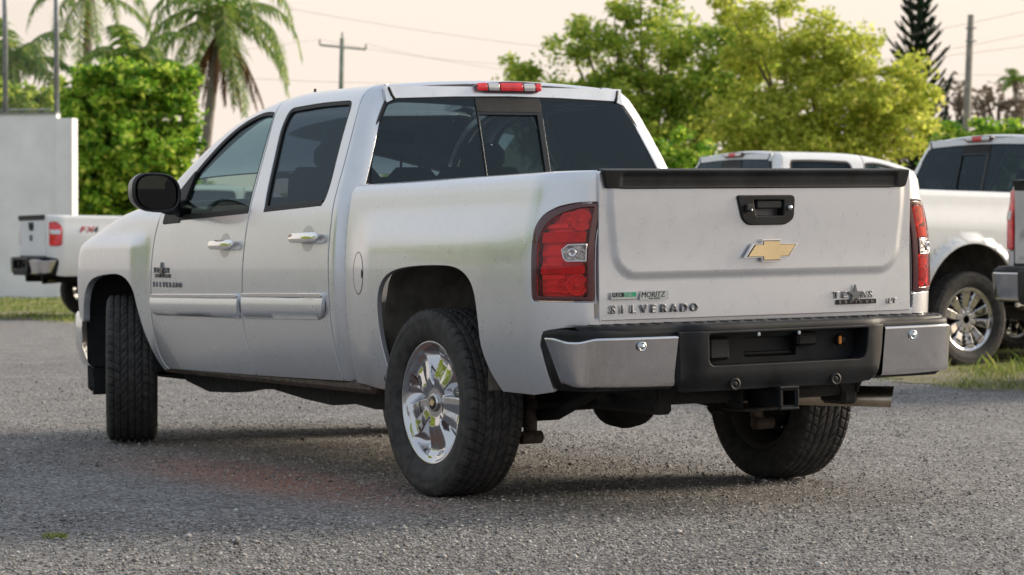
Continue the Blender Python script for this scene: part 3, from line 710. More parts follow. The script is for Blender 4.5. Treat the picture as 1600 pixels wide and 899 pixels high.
        mgl = [(s*(1.135+.112*math.copysign(abs(math.cos(w))**.75, math.cos(w))), 1.365+.086*math.copysign(abs(math.sin(w))**.75, math.sin(w))+.010*math.cos(w)) for w in np.linspace(0, 2*math.pi, 28, endpoint=False)]
        part('mirror_glass', cached(f'mgl{sk}', lambda: MB().prism(mgl, lambda a, b, d: (2.603-d-(a*s-1.135)*.10, a, b), .004).mesh()), M['mirror'], mr)
        sail = rnd([(2.715,1.24),(2.945,1.235),(2.93,1.33),(2.70,1.545)], [.01,.02,.03,.05])
        part('mirror_sail', panel(F(cab), sail, h=.05, he=.03, off=.004, edge=.004, sg=sg, depth=.02, key=f'sail{sk}'), M['black'], mr)
    # cab back: window band, upper header
    bw = rnd([(-.805,1.30),(.805,1.30),(.785,1.45),(.715,1.65),(.650,1.755),(.600,1.772),(0,1.788),(-.600,1.772),(-.650,1.755),(-.715,1.65),(-.785,1.45)], [.01,.01,.05,.1,.02,.03,.3,.03,.02,.1,.05])
    gaskt = panel(back, inset(bw, -.012), [inset(bw, .010)], h=.06, he=.03, off=-.006, edge=.002, sg=-1, depth=.02, key='bgask')
    cabback = part('cab_back', panel(back, [(-.80,.55),(.80,.55),(.81,1.31),(-.81,1.31)], h=.1, he=.1, off=-.004, edge=0, depth=.02, key='cabback'), P, root, B)
    rw = part('rear_window', gaskt, M['rubber'], root, B)
    gy0, gy1 = .185, -.175
    L_ = [(gy0, 1.30), (.800, 1.30), (.780, 1.45), (.708, 1.65), (.645, 1.752), (.600, 1.768), (gy0, 1.779)]
    R__ = [(-a, b) for a, b in L_]; R__[0] = (gy1, 1.30); R__[-1] = (gy1, 1.779)
    for nm_, ol_ in (('left', L_), ('right', R__)):
        part('glass_pane', panel(back, ol_, h=.08, he=.04, off=-.0005, edge=.001, sg=-1, depth=.004, key='gp'+nm_), M['tint_rear'], rw)
    part('slider_header', panel(back, [(gy1, 1.712), (gy0, 1.712), (gy0, 1.781), (gy1, 1.781)], h=.06, he=.04, off=.004, edge=.002, depth=.01, key='slh'), M['black'], rw)
    part('slider_frame', panel(back, [(gy1, 1.30), (gy0, 1.30), (gy0, 1.712), (gy1, 1.712)], [[(gy1+.030, 1.33), (gy0-.008, 1.33), (gy0-.008, 1.698), (gy1+.030, 1.698)]], h=.08, he=.05, off=.005, edge=.002, depth=.012, key='slf'), M['gloss_black'], rw)
    part('slider_glass', panel(back, [(gy1+.025, 1.32), (gy0-.004, 1.32), (gy0-.004, 1.70), (gy1+.025, 1.70)], h=.08, he=.05, off=-.008, edge=0, depth=.004, key='slg'), M['tint_rear'], rw)
    part('roof_seam', cached(f'seam_r', lambda: MB().tube([tuple(p) for p in back(np.array([.608,.622,.632]), np.array([1.766,1.79,1.82]))]+[(1.035,.632,1.832)], .0085, 8).mesh()), M['rubber'], root, B)
    part('roof_seam', cached(f'seam_l', lambda: MB().tube([(a, -b_, c) for a, b_, c in [tuple(p) for p in back(np.array([.608,.622,.632]), np.array([1.766,1.79,1.82]))]+[(1.035,.632,1.832)]], .0085, 8).mesh()), M['rubber'], root, B)
    hd = [(-.598, 1.776), (0, 1.792), (.598, 1.776), (.640, 1.80), (.640, 1.84), (-.640, 1.84), (-.640, 1.80)]
    rf = part('roof', panel(roof, [(1.030, -1.0), (1.030, 1.0), (1.2, 1.0), (1.6, 1), (2.16, 1.0), (2.16, -1.0), (1.6, -1), (1.2, -1.0)], h=.05, he=.06, edge=.003, sg=1, depth=.02, key='roof'), P, root, B)
    # header under the roof edge down to the glass
    part('rear_header', panel(lambda y, z: back(y, z)+np.array([-.002,0,0]), [(-.655,1.752),(-.6,1.774),(-.3,1.785),(0,1.790),(.3,1.785),(.6,1.774),(.655,1.752),(.655,1.835),(-.655,1.835)], h=.05, he=.05, edge=.002, depth=.02, key='rhd'), P, root, B)
    # high level brake lamp
    def chf(y, z):
        p = back(y, z); k = np.clip((np.asarray(z)-1.800)/.062, 0, 1); p = p.copy(); p[..., 0] -= .012+.016*np.sin(k*np.pi*.75); return p
    co = rnd([(.185,1.846),(.150,1.812),(.120,1.804),(-.150,1.804),(-.180,1.815),(-.190,1.858),(0,1.868)], [.015,.02,.02,.03,.02,.015,.2])
    co = co[::-1]
    cb = part('high_brake_lamp', panel(chf, co, h=.03, he=.02, edge=.004, off=-.002, depth=.04, key='chb'), M['lamp_dark'], root, B)
    if lampmode == 'main':
        segs = [(.172,.118,'red_solid'),(.112,.052,'clear_lens'),(.046,-.078,'red_solid'),(-.084,-.146,'clear_lens'),(-.150,-.180,'red_solid')]
    else: segs = [(.15,.06,'clear_lens'),(.055,-.055,'red_solid'),(-.06,-.16,'clear_lens')]
    for i, (a, b, mm) in enumerate(segs):
        part('lamp_segment', panel(chf, [(b, 1.815), (a, 1.815), (a+.004, 1.853-abs(a)*.02), (b+.004, 1.856-abs(b)*.02)], h=.02, he=.02, off=.004, edge=.003, depth=.01, key=f'chs{lampmode}{i}'), M[mm], cb)
    part('windscreen', panel(roof, [(2.17, -.985), (2.17, .985), (2.6, .985), (3.02, .98), (3.02, -.98), (2.6, -.985)], h=.08, he=.06, off=-.004, sg=1, depth=.004, edge=0, key='ws'), M['windshield'], root, B)
    part('bonnet', panel(hood, [(3.04, -1.0), (3.04, 1.0), (3.6, 1), (4.33, 1.0), (4.33, -1.0), (3.6, -1)], h=.08, he=.08, edge=.003, sg=1, depth=.03, key='hood'), P, root, B)
    def nose():
        mb = MB(); pts = []
        E = fen(np.full(2, 4.36), np.array([.72, .9])); 
        path = [(4.33,.66),(4.43,.50),(4.50,.25),(4.52,0),(4.50,-.25),(4.43,-.50),(4.33,-.66)]
        v, f = sweep(path, [(0,.55),(.02,.70),(.02,.85),(.0,.95)]); mb.add(v, f, True); return mb.mesh()
    part('grille', cached('nose', nose), M['black'], root, B)
    def fb():
        path = crv([(4.05,.985),(4.17,.975),(4.33,.90),(4.46,.70),(4.55,.35),(4.575,0)], 4); path += [(x, -y) for x, y in path[::-1][1:]]
        v, f = sweep(path, [(.03,.755),(.0,.760),(-.012,.74),(-.016,.66),(-.012,.56),(.02,.47),(.06,.44)]); return MB().add([(x, y, z-.042) for x, y, z in v], f, True).mesh()
    part('front_bumper', cached('fbump', fb), P, root, B)
    for s in (1, -1): part('air_dam', cached(f'dam{s}', lambda: MB().box((4.10, s*.80, .52), (.05, .30, .50), .02).box((4.076, s*.80, .30), (.02, .26, .10), .004).mesh()), M['liner_dark'], root, B)
    # tailgate
    tgp = part('tailgate', panel(gate, rnd([(-.786,.786),(.786,.786),(.786,1.388),(-.786,1.388)], [.004,.004,.02,.02]), holes=[rnd([(-.104,1.193),(.048,1.193),(.060,1.268),(-.106,1.268)], .008)], h=.009 if main else .06, he=.015, gap=.006, sg=-1, depth=.05, key='gate'+q), P, root, B)
    def spo():
        def sf(y, z): 
            y = np.asarray(y, float); z = np.asarray(z, float); k = np.clip((z-1.31)/.08, 0, 1)
            return np.stack([-1.0955-.010*k+.010*(np.abs(y)/.78)**2-.004*sm((.03-np.abs(z-1.345))/.01)*sm((.70-abs(y))/.02)*-1, y, z+0*y], -1)
        return panel(sf, rnd([(-.745,1.313),(.758,1.313),(.776,1.387),(-.762,1.387)], [.02,.006,.01,.01]), h=.015, he=.03, edge=.004, depth=.05)
    part('tailgate_spoiler', cached('spo', spo), M['black'], tgp)
    def topcap(): return MB().box((-1.058, 0, 1.383), (.065, 1.50, .010), .004).mesh()
    part('tailgate_cap', cached('tcap', topcap), M['black'], tgp)
    def hb(): 
        return panel(lambda y, z: gate(y, z)+np.array([-.010, 0, 0]), rnd([(-.112,1.160),(.078,1.160),(.108,1.185),(.135,1.283),(-.158,1.283),(-.153,1.185)], [.03,.03,.02,.015,.02,.02]), [rnd([(-.098,1.199),(.040,1.199),(.053,1.262),(-.100,1.262)], .008)], h=.03, he=.02, edge=.005, depth=.012, hole_depth=.045)
    bz = part('handle_bezel', cached('bezel', hb), M['black'], tgp)
    part('handle_recess', cached('hrec', lambda: MB().box((-1.045, -.026, 1.23), (.010, .21, .11)).mesh()), M['rubber'], bz)
    part('gate_handle', cached('ghan', lambda: MB().box((-1.084, -.028, 1.244), (.020, .126, .034), .005).mesh()), M['black'], bz)
    if main:
        part('rear_camera', MB().box((-1.103, .082, 1.232), (.020, .034, .030), .005).lathe([(-.02,.008),(-.024,.007),(-.024,0)], c=(-1.092,.078,1.222), axis='X', n=14).mesh(), M['rubber'], bz)
        part('camera_lens', MB().lathe([(0,.0055),(-.003,.004),(-.004,0)], c=(-1.1165,.078,1.222), axis='X', n=12).mesh(), M['badge_silver'], bz)
        part('lock_cylinder', MB().lathe([(0,.011),(-.005,.010),(-.006,0)], c=(-1.098,-.128,1.231), axis='X', n=16).mesh(), M['chrome_brushed'], bz)
    # bed inside
    def tub():
        mb = MB(); mb.box((-.15, 0, .83), (1.80, 1.04, .04)); mb.box((.765, 0, 1.08), (.02, 1.70, .50))
        for s in (1, -1):
            mb.box((-.10, s*.775, 1.20), (1.70, .03, .29)); mb.box((-.08, s*.84, 1.338), (1.60, .12, .010)); mb.box((-.04, s*.65, 1.055), (.98, .26, .03))
            mb.box((.61, s*.65, .83), (.28, .26, .04)); mb.box((-.76, s*.65, .83), (.44, .26, .04))
        mb.box((-1.035, 0, 1.08), (.03, 1.5, .5)); return mb.mesh()
    part('bed_liner', cached('tub', tub), M['liner'] if not main else M['silver_dark'], root, B)
    part('rear_sill', cached('sill', lambda: MB().box((-1.03, 0, .765), (.05, 1.62, .075), .008).mesh()), P if main else M['black'], root, B)
    # under the body
    def under():
        mb = MB(); mb.box((1.55, 0, .52), (5.0, 1.30, .06)); mb.box((2.0, 0, .60), (2.3, 1.78, .10)); mb.box((-.75, 0, .62), (.75, 1.5, .10))
        for s in (1, -1):
            mb.box((1.6, s*.47, .475), (5.3, .08, .15), .015)
            mb.tube([(-1.05, s*.47, .50), (-.6, s*.47, .52), (-.3, s*.47, .60), (.3, s*.47, .60), (.7, s*.47, .50)], .06, 8)
            mb.tube([(-.72, s*.55, .50), (-.35, s*.55, .37), (0, s*.55, .34), (.35, s*.55, .37), (.72, s*.55, .48)], .026, 8)
            mb.box((0, s*.55, .36), (.16, .10, .13), .02)
            mb.box((-.72, s*.55, .52), (.07, .07, .16), .02)
            mb.prism([(3.15,.46),(3.05,.37),(2.75,.325),(2.45,.335),(2.2,.365),(1.95,.375),(1.6,.345),(1.3,.330),(1.1,.352),(.85,.335),(.62,.345),(.50,.46)], lambda a, b, d: (a, s*(.80-d), b), .10)
        mb.tube([(0,-.72,.40),(0,.72,.40)], .048, 14); mb.lathe([(-.15,.04),(-.13,.095),(-.11,.10),(-.105,.125),(-.085,.128),(-.03,.140),(.05,.135),(.12,.09),(.15,.05)], c=(0,-.0,.40), axis='X', n=22)
        mb.tube([(.1,0,.42),(3.2,0,.46)], .035, 10); mb.box((3.6, 0, .42), (.9, 1.2, .16), .04); mb.box((1.6, .30, .40), (1.1, .30, .14), .05)
        mb.tube([(3.645,-.75,.42),(3.645,.75,.42)], .05, 10); mb.box((-.55, 0, .50), (.10, 1.0, .10), .02)
        return mb.mesh()
    part('chassis', cached('under', under), M['underbody'], root, B)
    for s in (1, -1):
        part('shock_absorber', cached(f'shk{s}', lambda: MB().tube([(-.20, s*.60, .27), (-.17, s*.58, .42)], .030, 12).tube([(-.17, s*.58, .42), (-.12, s*.54, .62)], .022, 12).tube([(-.22, s*.56, .265), (-.22, s*.66, .265)], .028, 10).mesh()), M['rocker'], root, B)
    rear_bumper(root, B, P, main, bumper)
    def pipe():
        mb = MB(); mb.tube([(.9,-.42,.50),(-.1,-.42,.56),(-.45,-.28,.48),(-.60,-.16,.440),(-.78,-.36,.432),(-1.05,-.69,.422)], .043, 20, cap=False)
        mb.tube([(-1.05,-.69,.422),(-.78,-.36,.432),(-.60,-.16,.440)], .039, 20, cap=False)
        # slash cut tip
        for i, p in enumerate(mb.v):
            if p[1] < -.62: mb.v[i] = (p[0]-(p[2]-.422)*-.45, p[1]-(p[2]-.422)*.55, p[2])
        return mb.mesh(fix=False)
    part('exhaust_pipe', cached('pipe', pipe), M['steel'], root, B)
    if main:
        hitch(root, B)
    # cabin
    def cabin():
        mb = MB(); 
        for x0 in (2.05, 1.20):
            for y0 in (.42, -.42) if x0 > 2 else (.45, -.45):
                mb.box((x0+.25, y0, .98), (.50, .52, .16), .05); mb.box((x0-.02, y0, 1.22 if x0 > 2 else 1.15), (.14, .50 if x0 > 2 else .78, .52), .05, Matrix.Rotation(R(-8), 3, 'Y'))
                mb.box((x0-.08, y0, 1.53 if x0 > 2 else 1.405), (.10, .26, .15 if x0 > 2 else .10), .045, Matrix.Rotation(R(-6), 3, 'Y'))
                for dy in (.05, -.05): mb.tube([(x0-.06, y0+dy, 1.44), (x0-.07, y0+dy, 1.52)], .007, 6)
        mb.box((2.95, 0, 1.16), (.45, 1.60, .20), .05); mb.box((2.2, 0, 1.02), (.6, .22, .2), .04); mb.box((1.95, 0, .80), (2.1, 1.72, .06))
        a = [(2.52+.19*math.cos(w)*math.sin(R(25)), .42+.19*math.sin(w), 1.28+.19*math.cos(w)*math.cos(R(25))) for w in np.linspace(0, 2*math.pi, 30)]
        mb.tube(a, .016, 8, cap=False); mb.tube([(2.52, .42, 1.28), (2.85, .42, 1.14)], .03, 8); mb.box((2.51,.42,1.28),(.05,.30,.04),.01)
        for s in (1, -1): mb.box((2.0, s*.86, 1.0), (2.1, .05, .48), .02)
        mb.box((2.15, 0, 1.64), (.06, .24, .07), .02); mb.box((1.45, 0, 1.82), (.9, .9, .02))
        return mb.mesh()
    part('cabin', cached('cabin', cabin), M['interior'], root, B)
    # antenna nub
    part('roof_antenna', cached('ant', lambda: MB().tube([(2.05,.50,1.835),(2.05,.50,1.875)], [.012,.006], 8).mesh()), M['rubber'], root, B)
    if rimstyle:
        for x in (0, 3.645):
            for s in (1, -1): wheel(root, x, s, rimstyle, rimmat, rot=(0.10 if x == 0 else .6), steer=(steer if x else 0), cap=(rimstyle == 'five'), yc=wheel_y)
    return root, tgp, B
_sr = None
def simple_reflector():
    global _sr
    if _sr is None: _sr = simple('reversing_reflector', (.36,.33,.33), .18, .9, nz=30, var=.6, bmp=(55,.8,.006))
    return _sr
def handle_fn(f, u0, u1, z, s):
    def g(u, t):
        p = f(u, t).copy(); a = np.clip((np.asarray(u)-u0)/(u1-u0), 0, 1); b = np.clip(1-((np.asarray(t)-z)/.032)**2, 0, 1)
        p[..., 1] += s*(.018+.020*np.sin(a*np.pi)**.5+.010*b); return p
    return g
def rear_bumper(root, B, P, main, kind):
    path0 = [(-.950,.970),(-1.02,.967),(-1.10,.950),(-1.16,.915),(-1.198,.86),(-1.218,.78),(-1.230,.66),(-1.238,.505)]
    def chrome(s):
        def f():
            pth = crv([(x, y*s) for x, y in path0], 6); 
            if s < 0: pth = pth[::-1]
            n = len(pth); v = []; fc = []
            P_ = np.array(pth); t = np.gradient(P_, axis=0); t /= np.linalg.norm(t, axis=1)[:, None]; nn = np.stack([t[:, 1], -t[:, 0]], 1); 
            # outward is away from the truck's centre
            nn *= np.sign((nn*(P_-np.array([-.6, 0]))).sum(1))[:, None]
            prof = [(-.030,0,.0),(-.010,0,.0),(.0,.0,.006),(.004,.03,.025),(.003,.1,.06),(-.009,.5,.5),(-.019,.9,.9),(-.022,.97,.97),(-.032,1,1),(-.06,1,1)]
            for i in range(n):
                k = i/(n-1) if s > 0 else 1-i/(n-1)
                zt = .728+.012*sm((k-.45)/.5)*0+(.004 if s < 0 else 0)-.014*sm((.55-k)/.2)*sm((k-.1)/.2); zb = .533+.010*sm((.25-k)/.2)-.006*sm((k-.5)/.5)
                sh = .055*max(0, 1-k/.22) if k < .22 else 0
                for (o, a, b) in prof:
                    z = zt+(zb-zt)*b; slant = (-.085*b)*max(0, 1-k/.5)
                    v.append((P_[i, 0]+nn[i, 0]*o+slant*(1), P_[i, 1]+nn[i, 1]*o, z))
            m = len(prof); fc = [(i*m+j, i*m+j+1, (i+1)*m+j+1, (i+1)*m+j) for i in range(n-1) for j in range(m-1)]
            return MB().add(v, fc, True).mesh()
        return cached(f'bch{s}', f)
    def border(s):
        def f():
            pth = crv([(-.872,.962*s),(-.93,.966*s),(-1.02,.958*s),(-1.10,.935*s),(-1.155,.895*s),(-1.19,.82*s),(-1.21,.5*s)], 5)
            P_ = np.array(pth); t = np.gradient(P_, axis=0); t /= np.linalg.norm(t, axis=1)[:, None]; nn = np.stack([t[:, 1], -t[:, 0]], 1); nn *= np.sign((nn*(P_-np.array([-.6, 0]))).sum(1))[:, None]
            prof = [(-.09,.756),(-.004,.756),(.004,.750),(.005,.735),(-.010,.62),(-.028,.53),(-.045,.515),(-.10,.515)]; v = []
            for i in range(len(P_)):
                k = i/(len(P_)-1)
                for (o, z) in prof: v.append((P_[i, 0]+nn[i, 0]*o-(.75-z)*.34*max(0, 1-k/.4), P_[i, 1]+nn[i, 1]*o, z))
            m = len(prof); return MB().add(v, [(i*m+j, i*m+j+1, (i+1)*m+j+1, (i+1)*m+j) for i in range(len(P_)-1) for j in range(m-1)], True).mesh()
        return cached(f'bbd{s}', f)
    def centre():
        def cf(y, z): 
            y = np.asarray(y, float); z = np.asarray(z, float); k = sm((.10-(.52-np.abs(y)))/.10)
            return np.stack([-1.266+.018*k+.02*sm((.56-z)/.06)+.004*(np.abs(y)/.5)**2, y, z+0*y], -1)
        ol = rnd([(-.445,.520),(-.36,.502),(.36,.500),(.525,.500),(.530,.742),(-.492,.745),(-.478,.62)], [.03,.03,.03,.02,.01,.01,.05])
        rec = rnd([(-.385,.606),(.395,.604),(.395,.728),(-.40,.731)], [.04,.03,.012,.012])
        return panel(cf, ol, [rec], h=.03, he=.02, edge=.006, depth=.06, hole_depth=.085)
    c = part('rear_bumper', cached('bcen', centre), M['black'], root, B)
    def recess():
        return panel(lambda y, z: np.stack([-1.172+0*(np.asarray(y)), np.asarray(y, float), np.asarray(z, float)], -1), [(-.42,.59),(.42,.59),(.42,.745),(-.42,.745)], [rnd([(-.095,.628),(.165,.628),(.165,.706),(-.095,.706)], .008)], h=.06, he=.04, edge=.004, depth=.05)
    part('number_plate_recess', cached('brec', recess), M['black'], c)
    part('recess_backing', cached('bback', lambda: MB().box((-1.125, .03, .665), (.01, .34, .12)).box((-1.14,.03,.64),(.02,.24,.015),.004).mesh()), M['rubber'], c)
    part('step_pocket', cached('bpock', lambda: MB().box((-1.188, .305, .668), (.035, .105, .095), .012).mesh()), M['rubber'], c)
    part('trailer_socket', cached('bsock', lambda: MB().box((-1.192, -.125, .692), (.045, .100, .055), .010).box((-1.196, -.125, .714), (.05, .085, .012), .004).mesh()), M['black'], c)
    # step pad on top
    def pad():
        pth = [(x+.012, y) for x, y in crv([(-1.12,.915),(-1.172,.86),(-1.205,.76),(-1.215,.66),(-1.225,.5),(-1.262,.42),(-1.268,.2),(-1.268,-.2),(-1.262,-.42),(-1.225,-.5),(-1.215,-.66),(-1.205,-.76),(-1.172,-.86),(-1.12,-.915)], 4)]
        v, f = sweep(pth, [(0,0)]*2); top = []
        mb = MB(); n = len(pth)
        v = []; prof = [(0,.738),(-.004,.762),(.010,.770),(.05,.773),(.16,.775),(.19,.775)]
        for (x, y) in pth:
            for (o, z) in prof: v.append((x+o, y, z))
        m = len(prof); mb.add(v, [(i*m+j, i*m+j+1, (i+1)*m+j+1, (i+1)*m+j) for i in range(n-1) for j in range(m-1)], True)
        return mb.mesh()
    sp = part('step_pad', cached('bpad', pad), M['black'], c)
    if main:
        rb = cached('grip', lambda: MB().box((0, 0, 0), (.055, .012, .004), .0015).mesh())
        for i in range(30):
            y = -.87+i*.060
            part('grip_rib', rb, M['rubber'], sp, Matrix.Translation((-1.165+(.02 if abs(y) > .5 else -.02), y, .777)))
    for s in (1, -1):
        part('bumper_border', border(s), M['black'], root, B)
        ch = part('bumper_end', chrome(s), M['chrome_brushed'] if kind == 'chrome' else P, root, B)
        if main:
            y0, z0 = (.697, .690) if s > 0 else (-.656, .692)
            part('parking_sensor', cached(f'sen{s}', lambda: MB().lathe([(.0,.020),(-.006,.020),(-.007,.014),(-.004,.013),(-.004,.010),(-.008,.009),(-.008,0)], c=(-1.232, y0, z0), axis='X', n=24).mesh()), M['badge_silver'], ch)
    if main:
        for y0 in (.273, -.23):
            part('parking_sensor', MB().lathe([(.0,.026),(-.006,.026),(-.007,.016),(-.003,.015),(-.006,.011),(-.006,0)], c=(-1.2575, y0, .526), axis='X', n=24).mesh(), M['black'], c)
        for y0 in (.155, -.045):
            part('plate_screw', MB().box((-1.262, y0, .722), (.012, .014, .016), .003).mesh(), M['badge_silver'], c)
        part('marker_lamp', MB().lathe([(.0,.022),(-.018,.020),(-.028,.010),(-.030,0)], c=(-1.178,-.315,.682), axis='X', n=18).mesh(), M['rubber'], c)
        part('amber_reflector', MB().box((-1.203,-.298,.682),(.012,.014,.036),.004).mesh(), M['amber'], c)
def hitch(root, B):
    mb = MB()
    o, t_ = .036, .006
    for (dy, dz, sy, sz) in ((0, o-t_/2, 2*o, t_), (0, -o+t_/2, 2*o, t_), (o-t_/2, 0, t_, 2*o-2*t_-.001), (-o+t_/2, 0, t_, 2*o-2*t_-.001)): mb.box((-1.18, .035+dy, .462+dz), (.24, sy, sz), .0015)
    for (dy, dz, sy, sz) in ((0, o+.006, 2*o+.024, .012), (0, -o-.006, 2*o+.024, .012), (o+.006, 0, .012, 2*o-.001), (-o-.006, 0, .012, 2*o-.001)): mb.box((-1.295, .035+dy, .462+dz), (.02, sy, sz), .004)
    h = part('tow_hitch', mb.mesh(), M['black'], root, B)
    m2 = MB(); m2.tube([(-1.0,.52,.475),(-1.02,.25,.470),(-1.02,-.25,.470),(-1.0,-.52,.475)], .034, 14); m2.box((-1.06,.13,.445),(.10,.012,.09),.003); m2.box((-1.06,-.05,.445),(.10,.012,.09),.003); m2.box((-1.06,.04,.408),(.16,.20,.012),.003)
    m2.box((-1.0,.50,.52),(.12,.012,.14),.003); m2.box((-1.0,-.50,.52),(.12,.012,.14),.003)
    part('cross_tube', m2.mesh(), M['underbody'], h)
    part('safety_chain_plate', MB().tube([(-1.12,-.06,.50),(-1.14,-.16,.508),(-1.12,-.22,.528)], .008, 8).mesh(), M['steel'], h)
# ------------------------------------------------------------ the truck in front
truck, tgate, BM = build_pickup('pickup_truck', (0,0,0), 0, 'large silver crew cab pickup truck in front with chrome wheels and gold tailgate emblem', M['silver'],
    main=True, rimstyle='five', rimmat=M['rim_chrome'], roll=-.0157, lampmode='main', steer=-.385)
def GT(y0, z0, x0=-1.083): return lambda a, b, d: (x0-d, y0-a, z0+b)
def letters(word, size, y0, z0, adv, T, parent, matl, ext=.003, stretch=1.0, shear=0, name='badge_letter', bev=.0):
    for i, ch in enumerate(word):
        if ch == ' ': continue
        k = ('L', ch, size, stretch, shear, ext)
        me = text_mesh(ch, size, ext, lambda a, b, d: T(a, b, d+ext), stretch, shear, bev)
        o = part(name, me, matl, parent, Matrix.Translation(Vector(T(i*adv, 0, 0))-Vector(T(0, 0, 0))))
letters('SILVERADO', .045, 0, 0, .0475, GT(.738, .817, -1.070), tgate, M['letter_chrome'], .0035, 1.02, bev=.0012)
fp = part('flexfuel_badge', MB().box((-1.074, .676, .886), (.006, .122, .030), .002).mesh(), M['badge_silver'], tgate)
part('badge_field', MB().box((-1.0775, .705, .891), (.002, .052, .018)).mesh(), M['badge_black'], fp)
part('badge_field', MB().box((-1.0775, .649, .891), (.002, .059, .018)).mesh(), M['badge_green'], fp)
part('badge_text', text_mesh('FLEX', .0185, .0006, GT(.729, .8845, -1.0787), 1.0), M['badge_silver'], fp)
part('badge_text', text_mesh('FUEL', .0185, .0006, GT(.677, .8845, -1.0787), 1.0), M['badge_silver'], fp)
mp = part('dealer_badge', MB().prism([(0,0),(.138,0),(.138,.035),(.008,.035)], GT(.602, .868, -1.072), .005).mesh(), M['badge_silver'], tgate)
part('badge_text', text_mesh('MORITZ', .031, .0008, GT(.596, .8785, -1.0778), .98, .15), M['badge_black'], mp)
part('badge_text', text_mesh('FORT WORTH', .0085, .0005, GT(.560, .8705, -1.0778), 1.0), M['badge_black'], mp)
def star(r, cx=0, cz=0): return [(cx+(r if i % 2 == 0 else r*.36)*math.sin(i*math.pi/5), cz+(r if i % 2 == 0 else r*.36)*math.cos(i*math.pi/5)) for i in range(10)]
def texas(parent, T, k=1.0):
    b = part('texas_badge', MB().prism([(0.03*k,0),(.235*k,0),(.235*k,.020*k),(.03*k,.020*k)], T, .005).mesh(), M['badge_black'], parent)
    for i, ch in enumerate('EDITION'):
        part('badge_letter', text_mesh(ch, .0165*k, .0006, lambda a, c, d: T(.040*k+i*.0278*k+a, .0045*k+c, .0058+d), 1.1), M['chrome'], b)
    for i, (ch, xx) in enumerate((('T',.012),('E',.058),('A',.152),('S',.196))):
        part('badge_letter', text_mesh(ch, .038*k, .0025, lambda a, c, d: T(xx*k+a, .027*k+c, .003+d), 1.2, 0, .001), M['letter_chrome'], b)
    part('star', MB().prism(star(.042*k, .124*k, .040*k), T, .010).mesh(), M['letter_chrome'], b)
    return b
texas(tgate, GT(-.352, .823, -1.072))
for i, ch in enumerate('LT'): part('badge_letter', text_mesh(ch, .030, .003, lambda a, c, d: GT(-.655-i*.020, .822, -1.071)(a, c, d), 1.15, .1, .001), M['letter_chrome'], tgate)
emb = part('emblem', MB().prism([(a*.270, b*.150) for a, b in BOW], GT(-.0285, 1.056, -1.092), .012).mesh(), M['chrome'], tgate)
part('emblem_edge', MB().prism([(a*.250, b*.132) for a, b in BOW], GT(-.0285, 1.056, -1.104), .0010).mesh(), M['badge_black'], emb)
part('emblem_face', MB().prism([(a*.238, b*.122) for a, b in BOW], GT(-.0285, 1.056, -1.105), .0022).mesh(), M['gold'], emb)
fdoor = [o for o in truck.children if o.name.startswith('front_door')][0]
def GS(x0, z0, y0): return lambda a, b, d: (x0-a, y0+d, z0+b)
ysd = float(cab(np.array(2.9), np.array(.95))[1])
texas(fdoor, GS(3.030, .924, ysd-.001), .98)
for i, ch in enumerate('SILVERADO'):
    part('badge_letter', text_mesh(ch, .036, .003, lambda a, c, d: GS(3.030-i*.0435, .876, ysd+.001)(a, c, d), 1.0, 0, .001), M['letter_chrome'], fdoor)
# ------------------------------------------------------------ the other trucks along the grass verge
ARCH_R = [(.50,.44)]+[(-.02+.515*math.cos(w), .42+.53*math.sin(w)) for w in np.linspace(.08, math.pi-.05, 14)]+[(-.56,.485)]
LAMP_F = rnd([(-1.06,1.27),(-.93,1.275),(-.865,1.20),(-.872,.94),(-.93,.925),(-1.07,.93)], .03)
LAMP_S = rnd([(-1.162,1.31),(-1.03,1.31),(-.99,1.25),(-1.03,1.10),(-.985,.98),(-.985,.88),(-1.162,.875)], [0,.03,.03,.03,.03,.02,0])
f150, tg1, B1 = build_pickup('pickup_truck', (8.99,-8.70,0), R(-88), 'white pickup truck with chrome ten-spoke wheel parked on grass at the far right, beside the silver one', M['white'],
    group='pickups parked side by side along the grass', arch=ARCH_R, lamp=LAMP_F, rimstyle='ten', rimmat=M['chrome_brushed'], scale=1.06, lift=.03, bz=1.05, flare=.05, lampmode='plain')
f150['label'] = 'white pickup with a ten-spoke wheel on the grass beyond the front truck\'s right tail lamp'
third, tg2, B2 = build_pickup('pickup_truck', (11.6,-7.72,0), R(-93), 'white pickup of which only roof and window tops show above the front truck\'s tailgate', M['white'],
    group='pickups parked side by side along the grass', lamp=LAMP_F, rimstyle='ten', rimmat=M['chrome_brushed'], scale=1.03, lift=.09, bz=1.0)
silv, tg3, B3 = build_pickup('pickup_truck', (4.75,-8.25,0), R(-92), 'grey silver pickup cut off by the right edge of the photo, tail lamp showing', M['silver_dark'],
    group='pickups parked side by side along the grass', lamp=LAMP_S, rimstyle='ten', rimmat=M['chrome_brushed'], scale=1.03, lift=.09, bz=1.04)
fx, tg4, B4 = build_pickup('pickup_truck', (27.0,-8.1,0), R(-96), 'white pickup with chrome rear bumper backed up near the white wall at far left', M['white'],
    group='pickups parked side by side along the grass', lamp=LAMP_F, rimstyle='ten', rimmat=M['chrome_brushed'], scale=1.0, lift=.14, bz=1.0, lampmode='topclear')
def bed_part(root): return [o for o in root.children if o.name.startswith('bed_side')]
